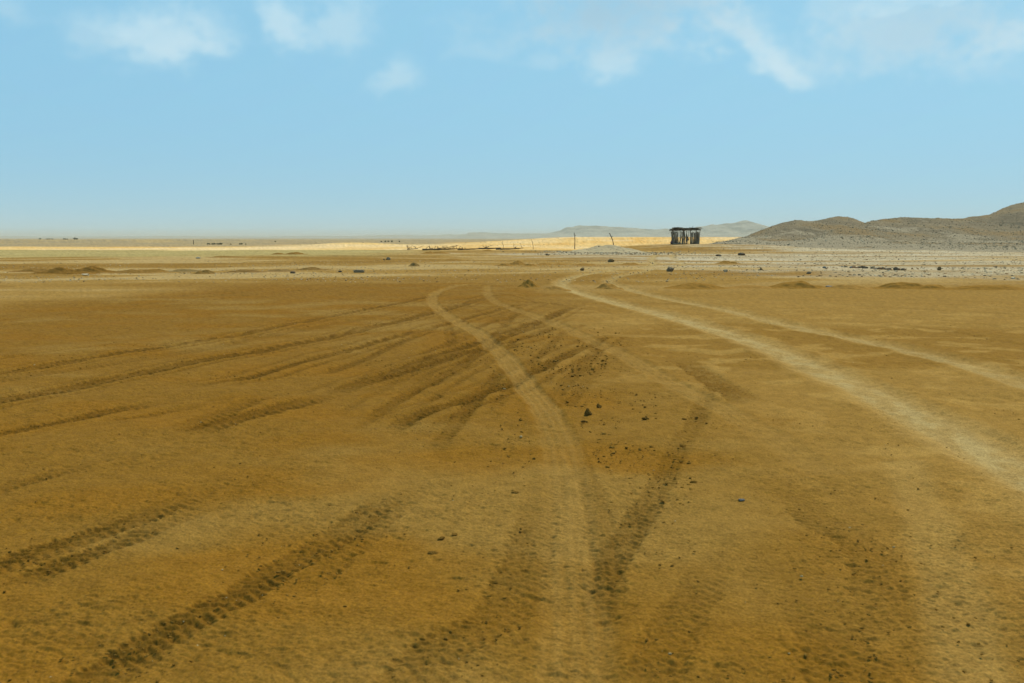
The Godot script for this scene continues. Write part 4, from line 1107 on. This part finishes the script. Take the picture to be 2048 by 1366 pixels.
func shrub(x: float, d: float, size: float, seed_value: int, label: String, group: String, kind: int) -> void:
	var r := rng(seed_value)
	var o := thing("bush", Vector3(x, level(x, d), -d))
	var st := begin()
	for k in 5:
		limb(st, [Vector3(r.randfn() * 0.05, -0.05, 0), Vector3(r.randfn() * 0.25, size * 0.3, r.randfn() * 0.2), Vector3(r.randfn() * 0.35, size * 0.7, r.randfn() * 0.3)], 0.025, 0.01, 4)
	part("stem", done(st), M.woods[0], o)
	st = begin()
	for k in 420 if kind == 0 else 200:
		var v := Vector3(r.randfn(), r.randfn() * 0.7, r.randfn())
		v = v.normalized() * pow(r.randf(), 0.4)
		var c := Vector3(v.x * size * 0.62, size * 0.5 + v.y * size * 0.48, v.z * size * 0.55)
		c += Vector3(1, 0.4, 1) * noise_a.get_noise_3d(c.x * 2.0 + seed_value, c.y * 2.0, c.z * 2.0) * size * 0.3
		var a := Vector3(r.randfn(), r.randfn(), r.randfn()).normalized() * size * 0.07
		var b := a.cross(Vector3(r.randfn(), r.randfn(), r.randfn())).normalized() * size * 0.05
		for p in [c - a, c + b, c + a, c - a, c + a, c - b]: st.add_vertex(p)
	part("foliage", done(st), M.leaf if kind == 0 else M.leaf_dry, o)
	tag(o, label, "bush", group)

# ------------------------------------------------------------------ people
func person(at: Vector3, turn: float, bones: Array, label: String, tints: Array, cell := 0.028) -> void:
	"""One continuous body: tapered capsules joined by a smooth minimum and meshed as surface nets. A bone: [a, b, radius a, radius b, tint]."""
	var lo := Vector3.INF
	var hi := -Vector3.INF
	for b in bones:
		for k in 2:
			lo = lo.min(b[k] - Vector3.ONE * (b[2 + k] + cell * 2.0))
			hi = hi.max(b[k] + Vector3.ONE * (b[2 + k] + cell * 2.0))
	var n := Vector3i((hi - lo) / cell) + Vector3i(2, 2, 2)
	var field := PackedFloat32Array()
	var hue := PackedInt32Array()
	field.resize(n.x * n.y * n.z)
	hue.resize(n.x * n.y * n.z)
	for z in n.z:
		for y in n.y:
			for x in n.x:
				var p := lo + Vector3(x, y, z) * cell
				var sum := 0.0
				var best := 9.0
				var tint := 0
				for b in bones:
					var ab: Vector3 = b[1] - b[0]
					var t := clampf((p - b[0]).dot(ab) / ab.length_squared(), 0.0, 1.0)
					var dist := p.distance_to(b[0] + ab * t) - lerpf(b[2], b[3], t)
					sum += exp(-dist * 55.0)
					if dist < best:
						best = dist
						tint = b[4]
				var at_i := (z * n.y + y) * n.x + x
				field[at_i] = -log(maxf(sum, 1e-20)) / 55.0
				hue[at_i] = tint
	var where := {}
	var pos := PackedVector3Array()
	var col := PackedColorArray()
	var idx := PackedInt32Array()
	for z in n.z - 1:
		for y in n.y - 1:
			for x in n.x - 1:
				var sum := Vector3.ZERO
				var hits := 0
				for e in 12:
					var axis := e / 4
					var i := e % 4
					var a := Vector3i(0, i & 1, i >> 1) if axis == 0 else Vector3i(i & 1, 0, i >> 1) if axis == 1 else Vector3i(i & 1, i >> 1, 0)
					var b := a + (Vector3i(1, 0, 0) if axis == 0 else Vector3i(0, 1, 0) if axis == 1 else Vector3i(0, 0, 1))
					var fa := field[((z + a.z) * n.y + y + a.y) * n.x + x + a.x]
					var fb := field[((z + b.z) * n.y + y + b.y) * n.x + x + b.x]
					if (fa < 0.0) != (fb < 0.0):
						sum += Vector3(a).lerp(Vector3(b), fa / (fa - fb))
						hits += 1
				if hits > 0:
					var at_i := (z * n.y + y) * n.x + x
					where[at_i] = pos.size()
					pos.append(lo + (Vector3(x, y, z) + sum / hits) * cell)
					col.append(tints[hue[at_i]])
	for z in range(1, n.z - 1):
		for y in range(1, n.y - 1):
			for x in range(1, n.x - 1):
				var i0 := (z * n.y + y) * n.x + x
				for axis in 3:
					var stride: int = [1, n.x, n.x * n.y][axis]
					var fa := field[i0]
					var fb := field[i0 + stride]
					if (fa < 0.0) == (fb < 0.0): continue
					var s1: int = [n.x, n.x * n.y, 1][axis]
					var s2: int = [n.x * n.y, 1, n.x][axis]
					var q := [where[i0 - s1 - s2], where[i0 - s2], where[i0], where[i0 - s1]]
					if fa < 0.0: idx.append_array([q[0], q[2], q[1], q[0], q[3], q[2]])
					else: idx.append_array([q[0], q[1], q[2], q[0], q[2], q[3]])
	var nor := PackedVector3Array()
	nor.resize(pos.size())
	for i in range(0, idx.size(), 3):
		var f := (pos[idx[i + 2]] - pos[idx[i]]).cross(pos[idx[i + 1]] - pos[idx[i]])
		for k in 3: nor[idx[i + k]] += f
	for i in nor.size(): nor[i] = nor[i].normalized()
	var o := solo("person", surface_of(pos, col, nor, idx), M.cloth, at, turn)
	tag(o, label, "person")

func hand(bones: Array, wrist: Vector3, way: Vector3, tint: int) -> void:
	var side := way.cross(Vector3.FORWARD).normalized()
	var palm := wrist + way * 0.08
	bones.append([wrist, palm, 0.03, 0.036, tint])
	for k in 4:
		var root := palm + side * (k - 1.5) * 0.02
		var long: float = [0.06, 0.075, 0.07, 0.055][k]
		bones.append([root, root + way * long + Vector3(0, 0, 0.012), 0.011, 0.009, tint])
	bones.append([wrist + way * 0.03, wrist + way * 0.07 + side * 0.055, 0.012, 0.009, tint])

func build_people() -> void:
	var x := 29.6 + 0.30
	var d := 171.1
	var y := level(x, d)
	# 0 skin, 1 hair, 2 dark top, 3 grey skirt, 4 dark shoe
	var skin := Color(0.11, 0.06, 0.035)
	var tints := [skin, Color(0.012, 0.01, 0.009), Color(0.014, 0.014, 0.016), Color(0.13, 0.135, 0.13), Color(0.02, 0.018, 0.016)]
	var v := func(a, b, c): return Vector3(a, b, c)
	var b := [
		[v.call(0.0, 1.40, 0.0), v.call(0.0, 1.49, 0.02), 0.085, 0.09, 0], [v.call(0.0, 1.46, -0.02), v.call(0.0, 1.52, -0.02), 0.09, 0.085, 1], [v.call(0.0, 1.42, 0.09), v.call(0.0, 1.44, 0.085), 0.014, 0.01, 0],
		[v.call(0.0, 1.26, 0.0), v.call(0.0, 1.38, 0.0), 0.05, 0.05, 0], [v.call(-0.13, 1.24, 0.0), v.call(0.13, 1.24, 0.0), 0.07, 0.07, 2],
		[v.call(0.0, 1.20, 0.0), v.call(0.0, 0.92, 0.0), 0.13, 0.115, 2], [v.call(0.0, 0.90, 0.0), v.call(0.0, 0.78, 0.0), 0.13, 0.15, 3],
		[v.call(-0.08, 0.78, 0.0), v.call(-0.09, 0.52, 0.0), 0.09, 0.10, 3], [v.call(0.08, 0.78, 0.0), v.call(0.09, 0.52, 0.0), 0.09, 0.10, 3],
		[v.call(-0.08, 0.5, 0.0), v.call(-0.08, 0.1, 0.0), 0.055, 0.04, 0], [v.call(0.08, 0.5, 0.0), v.call(0.09, 0.1, 0.0), 0.055, 0.04, 0],
		[v.call(-0.08, 0.05, -0.03), v.call(-0.09, 0.04, 0.14), 0.045, 0.04, 4], [v.call(0.09, 0.05, -0.03), v.call(0.10, 0.04, 0.14), 0.045, 0.04, 4],
		[v.call(0.17, 1.23, 0.0), v.call(0.22, 0.98, 0.02), 0.052, 0.045, 2], [v.call(0.22, 0.98, 0.02), v.call(0.24, 0.78, 0.06), 0.042, 0.032, 2],
		[v.call(-0.17, 1.23, 0.0), v.call(-0.24, 1.0, 0.05), 0.052, 0.045, 2], [v.call(-0.24, 1.0, 0.05), v.call(-0.27, 1.2, 0.16), 0.042, 0.032, 2],
	]
	hand(b, Vector3(0.24, 0.78, 0.06), Vector3(0.02, -1, 0.1).normalized(), 0)
	hand(b, Vector3(-0.27, 1.2, 0.16), Vector3(-0.1, 0.9, 0.3).normalized(), 0)
	person(Vector3(x, y, -d), 0.15, b, "person in a dark top and grey skirt standing in the shelter doorway", tints)
	# seated figure at the left corner
	var px := 29.6 - 2.22
	var pd := 171.6
	var tints2 := [skin, Color(0.015, 0.012, 0.01), Color(0.13, 0.055, 0.11), Color(0.06, 0.045, 0.06), Color(0.02, 0.018, 0.016)]
	var c := [
		[v.call(0.0, 0.62, 0.0), v.call(0.0, 0.69, 0.01), 0.075, 0.08, 0], [v.call(0.0, 0.67, -0.02), v.call(0.0, 0.72, -0.02), 0.08, 0.075, 1], [v.call(0.0, 0.5, 0.0), v.call(0.0, 0.6, 0.0), 0.045, 0.045, 0],
		[v.call(-0.10, 0.49, 0.0), v.call(0.10, 0.49, 0.0), 0.06, 0.06, 2], [v.call(0.0, 0.46, 0.0), v.call(0.0, 0.22, -0.02), 0.11, 0.12, 2],
		[v.call(-0.07, 0.14, 0.0), v.call(-0.1, 0.26, 0.28), 0.085, 0.06, 3], [v.call(0.07, 0.14, 0.0), v.call(0.1, 0.26, 0.28), 0.085, 0.06, 3],
		[v.call(-0.1, 0.26, 0.28), v.call(-0.1, 0.06, 0.34), 0.055, 0.035, 0], [v.call(0.1, 0.26, 0.28), v.call(0.1, 0.06, 0.34), 0.055, 0.035, 0],
		[v.call(-0.1, 0.035, 0.32), v.call(-0.1, 0.03, 0.44), 0.035, 0.03, 4], [v.call(0.1, 0.035, 0.32), v.call(0.1, 0.03, 0.44), 0.035, 0.03, 4],
		[v.call(-0.14, 0.48, 0.0), v.call(-0.19, 0.3, 0.06), 0.045, 0.038, 2], [v.call(-0.19, 0.3, 0.06), v.call(-0.12, 0.27, 0.2), 0.036, 0.028, 0],
		[v.call(0.14, 0.48, 0.0), v.call(0.19, 0.3, 0.06), 0.045, 0.038, 2], [v.call(0.19, 0.3, 0.06), v.call(0.12, 0.27, 0.2), 0.036, 0.028, 0],
	]
	hand(c, Vector3(-0.12, 0.27, 0.2), Vector3(0.3, 0.0, 0.9).normalized(), 0)
	hand(c, Vector3(0.12, 0.27, 0.2), Vector3(-0.3, 0.0, 0.9).normalized(), 0)
	person(Vector3(px, level(px, pd), -pd), -0.3, c, "small figure in purple seated by the shelter's left corner post", tints2, 0.024)

# ------------------------------------------------------------------ sky
const CLOUDS = [   # azimuth and elevation in degrees, their spreads, slant, brightness, grey
	[-17.87, 10.65, 3.26, 2.14, 0.00, 0.75, 0.10],
	[-17.13, 9.93, 2.06, 1.15, 0.00, 0.50, 0.10],
	[-22.19, 10.61, 2.57, 1.31, 0.00, 0.45, 0.30],
	[-12.51, 11.56, 1.71, 1.81, -0.20, 0.75, 0.10],
	[-9.27, 11.42, 2.06, 2.30, 0.00, 0.60, 0.20],
	[-6.14, 9.00, 1.54, 1.25, 0.00, 0.60, 0.20],
	[4.91, 12.57, 7.89, 2.79, 0.00, 0.90, 0.95],
	[10.13, 12.17, 2.57, 2.30, 0.00, 0.98, 0.05],
	[6.05, 10.01, 1.89, 1.15, 0.00, 0.70, 0.10],
	[13.92, 10.22, 3.77, 1.38, -0.50, 0.85, 0.10],
	[15.53, 8.98, 1.54, 0.99, -0.30, 0.60, 0.10],
	[12.57, 11.17, 2.06, 1.31, 0.00, 0.50, 0.30],
	[21.75, 10.77, 5.49, 2.96, 0.00, 0.85, 0.55],
	[25.20, 9.90, 2.91, 1.81, 0.00, 0.95, 0.05],
	[24.70, 8.24, 3.09, 0.99, 0.00, 0.35, 0.30],
	[-1.23, 10.52, 2.06, 0.59, 0.00, 0.20, 0.20],
	[-26.57, 10.97, 1.71, 1.31, 0.00, 0.40, 0.30],
	[2.13, 9.98, 1.37, 0.49, 0.00, 0.30, 0.10],
	[17.75, 12.15, 2.40, 1.64, 0.00, 0.40, 0.30],
]
var sky_image: Image
var sky_rows := []
const SKY_W := 4096

func sky_row(i: int) -> void:
	var el := (1024 - i - 0.5) / 2048.0 * 180.0
	var coarse := el > 22.0
	var data := PackedByteArray()
	data.resize(SKY_W * 3)
	var low := exp(-el / 2.6)
	var high := step01(5.0, 75.0, el)
	var cr := cos(deg_to_rad(el))
	var sr := sin(deg_to_rad(el))
	var keep := Color.BLACK
	for j in SKY_W:
		if coarse and j % 8 != 0:
			data[j * 3] = int(keep.r)
			data[j * 3 + 1] = int(keep.g)
			data[j * 3 + 2] = int(keep.b)
			continue
		var az := (j + 0.5) / SKY_W * 360.0
		if az > 180.0: az -= 360.0
		var sunward := 0.5 + 0.5 * cos(deg_to_rad(az - 40.0))
		var c := Color(0.55, 0.772, 0.895).lerp(Color(0.62, 0.83, 0.935), sunward * sunward * sunward)
		c = c.lerp(Color(0.40, 0.64, 0.84), high * 0.8)
		c = c.lerp(Color(0.74, 0.845, 0.855), low)
		if el > 3.0:
			var v := Vector3(sin(deg_to_rad(az)) * cr, sr, cos(deg_to_rad(az)) * cr)
			var n := noise_a.get_noise_3d(v.x * 5.0, v.y * 9.0, v.z * 5.0)
			var fine := noise_b.get_noise_3d(v.x * 22.0, v.y * 30.0, v.z * 22.0)
			var wisp := noise_b.get_noise_3d(v.x * 70.0, v.y * 90.0, v.z * 70.0)
			var cover := 0.0
			var grey := 0.0
			if az > -34.0 and az < 34.0 and el < 17.0:
				for k in CLOUDS:
					var dx: float = az - k[0] + n * 1.3 + fine * 0.5
					var dy: float = el - k[1] - dx * k[4] + n * 0.8 + fine * 0.45
					if absf(dx) > k[2] * 2.6 or absf(dy) > k[3] * 2.6: continue
					if dy < 0.0: dy *= 1.25
					var e := exp(-(dx * dx / (k[2] * k[2]) + dy * dy / (k[3] * k[3])) * 1.1)
					var raw := e * 1.25 + (n * 0.55 + fine * 0.5 + wisp * 0.28) * sqrt(e)
					var here: float = k[5] * 0.95 * step01(0.18, 1.45, raw)
					cover = cover + here * (1.0 - cover)
					grey = maxf(grey, e * k[6] * (1.0 if dy < k[3] * 0.3 else 0.4))
				cover *= 1.0 - step01(14.0, 17.0, el)
			if el > 13.0 or absf(az) > 30.0:
				var there := step01(13.0, 18.0, el) if absf(az) < 34.0 else step01(6.5, 10.0, el)
				cover = maxf(cover, there * step01(0.02, 0.5, n + fine * 0.35) * 0.75)
			cover = clampf(cover, 0.0, 0.95)
			var cloud := Color(0.815, 0.915, 0.955).lerp(Color(0.655, 0.795, 0.87), clampf(grey, 0.0, 1.0))
			c = c.lerp(cloud, cover)
		keep = Color(c.r * 255.0, c.g * 255.0, c.b * 255.0)
		data[j * 3] = int(keep.r)
		data[j * 3 + 1] = int(keep.g)
		data[j * 3 + 2] = int(keep.b)
	sky_rows[i] = data

func build_sky() -> PanoramaSkyMaterial:
	sky_rows.resize(1024)
	var job := WorkerThreadPool.add_group_task(sky_row, 1024)
	WorkerThreadPool.wait_for_group_task_completion(job)
	var data := PackedByteArray()
	for row in sky_rows: data.append_array(row)
	var under := PackedByteArray()
	under.resize(SKY_W * 3)
	for j in SKY_W:
		under[j * 3] = 150
		under[j * 3 + 1] = 135
		under[j * 3 + 2] = 105
	for i in 1024: data.append_array(under)
	sky_rows.clear()
	var m := PanoramaSkyMaterial.new()
	m.panorama = ImageTexture.create_from_image(Image.create_from_data(SKY_W, 2048, false, Image.FORMAT_RGB8, data))
	return m

func build_dust() -> void:
	# dust blown low over the far plain, in front of the mountains
	var dust := FogVolume.new()
	dust.name = "dust_haze"
	dust.shape = RenderingServer.FOG_VOLUME_SHAPE_BOX
	dust.size = Vector3(6400, 10, 1500)
	var m := FogMaterial.new()
	m.density = 0.0004
	m.albedo = Color(0.97, 0.93, 0.82)
	dust.material = m
	add_child(dust)
	dust.position = Vector3(0, 5.0, -1650)
	tag(dust, "pale dust hanging low over the far plain", "dust", "", "stuff")

func _ready() -> void:
	noise_a = nz(FastNoiseLite.TYPE_SIMPLEX_SMOOTH, 3, 4)
	noise_b = nz(FastNoiseLite.TYPE_SIMPLEX_SMOOTH, 8, 3)
	noise_s = nz(FastNoiseLite.TYPE_SIMPLEX_SMOOTH, 21, 1)
	# camera: a 35 mm lens, eye 1.7 m above the flat, tipped down a little
	var cam := Camera3D.new()
	cam.name = "camera"
	add_child(cam)
	cam.position = Vector3(0, 1.7, 0)
	cam.rotation_degrees.x = -5.936
	cam.far = 9000.0
	cam.near = 0.1
	var lens := CameraAttributesPhysical.new()
	lens.frustum_focal_length = 35.0
	lens.frustum_focus_distance = 45.0
	lens.exposure_aperture = 5.6
	lens.frustum_near = 0.1
	lens.frustum_far = 9000.0
	cam.attributes = lens
	cam.fov = 37.87
	cam.current = true
	# sky, air and sun
	var env := Environment.new()
	env.background_mode = Environment.BG_SKY
	var sky := Sky.new()
	sky.sky_material = build_sky()
	env.sky = sky
	env.background_energy_multiplier = 1.0
	env.tonemap_mode = Environment.TONE_MAPPER_LINEAR
	env.tonemap_exposure = 1.0
	env.fog_enabled = true
	env.fog_density = 0.00013
	env.fog_light_color = Color(0.94, 0.93, 0.86)
	env.sdfgi_enabled = true
	env.ssao_enabled = true
	env.ssil_enabled = true
	env.volumetric_fog_enabled = true
	env.volumetric_fog_density = 0.0
	var world := WorldEnvironment.new()
	world.name = "world"
	world.environment = env
	add_child(world)
	var sun := DirectionalLight3D.new()
	sun.name = "sun"
	add_child(sun)
	sun.rotation_degrees = Vector3(-56, 180.0 - 38, 0)
	sun.light_energy = 1.48
	sun.light_angular_distance = 2.0
	sun.light_color = Color(1.0, 0.93, 0.80)
	sun.shadow_enabled = true
	# materials
	M.grain_tex = grain(1, 0.1, 0.74, 1.06)
	M.rough_tex = grain(2, 0.05, 0.55, 1.0)
	M.bump_tex = grain(4, 0.05, 0.0, 1.0, 5)
	M.soil = earth(0.9, 0.8)
	M.scree = earth(9.0, 14.0, 0.6)
	M.far = earth(400.0, 0.0)
	M.stone = earth(0.35, 0.6)
	M.cloth = StandardMaterial3D.new()
	M.cloth.vertex_color_use_as_albedo = true
	M.woods = [plain(Color(0.085, 0.064, 0.038)), plain(Color(0.34, 0.28, 0.185)), plain(Color(0.24, 0.175, 0.10)), plain(Color(0.42, 0.37, 0.265)), plain(Color(0.29, 0.23, 0.145))]
	for w in M.woods:
		w.albedo_texture = M.rough_tex
		w.uv1_triplanar = true
		w.uv1_scale = Vector3(9, 0.8, 9)
	M.leaf = plain(Color(0.045, 0.07, 0.028))
	M.leaf_dry = plain(Color(0.15, 0.15, 0.08))
	for m in [M.leaf, M.leaf_dry]:
		m.cull_mode = BaseMaterial3D.CULL_DISABLED
		m.backlight_enabled = true
		m.backlight = Color(0.05, 0.07, 0.03)
	var t0 := Time.get_ticks_msec()
	build_ground()
	print("ground ", Time.get_ticks_msec() - t0)
	build_hills()
	print("hills ", Time.get_ticks_msec() - t0)
	build_dust()
	build_mounds()
	build_rocks()
	build_shelter()
	build_wood()
	build_people()
	print("things ", Time.get_ticks_msec() - t0)
	build_stones()
	print("stones ", Time.get_ticks_msec() - t0)
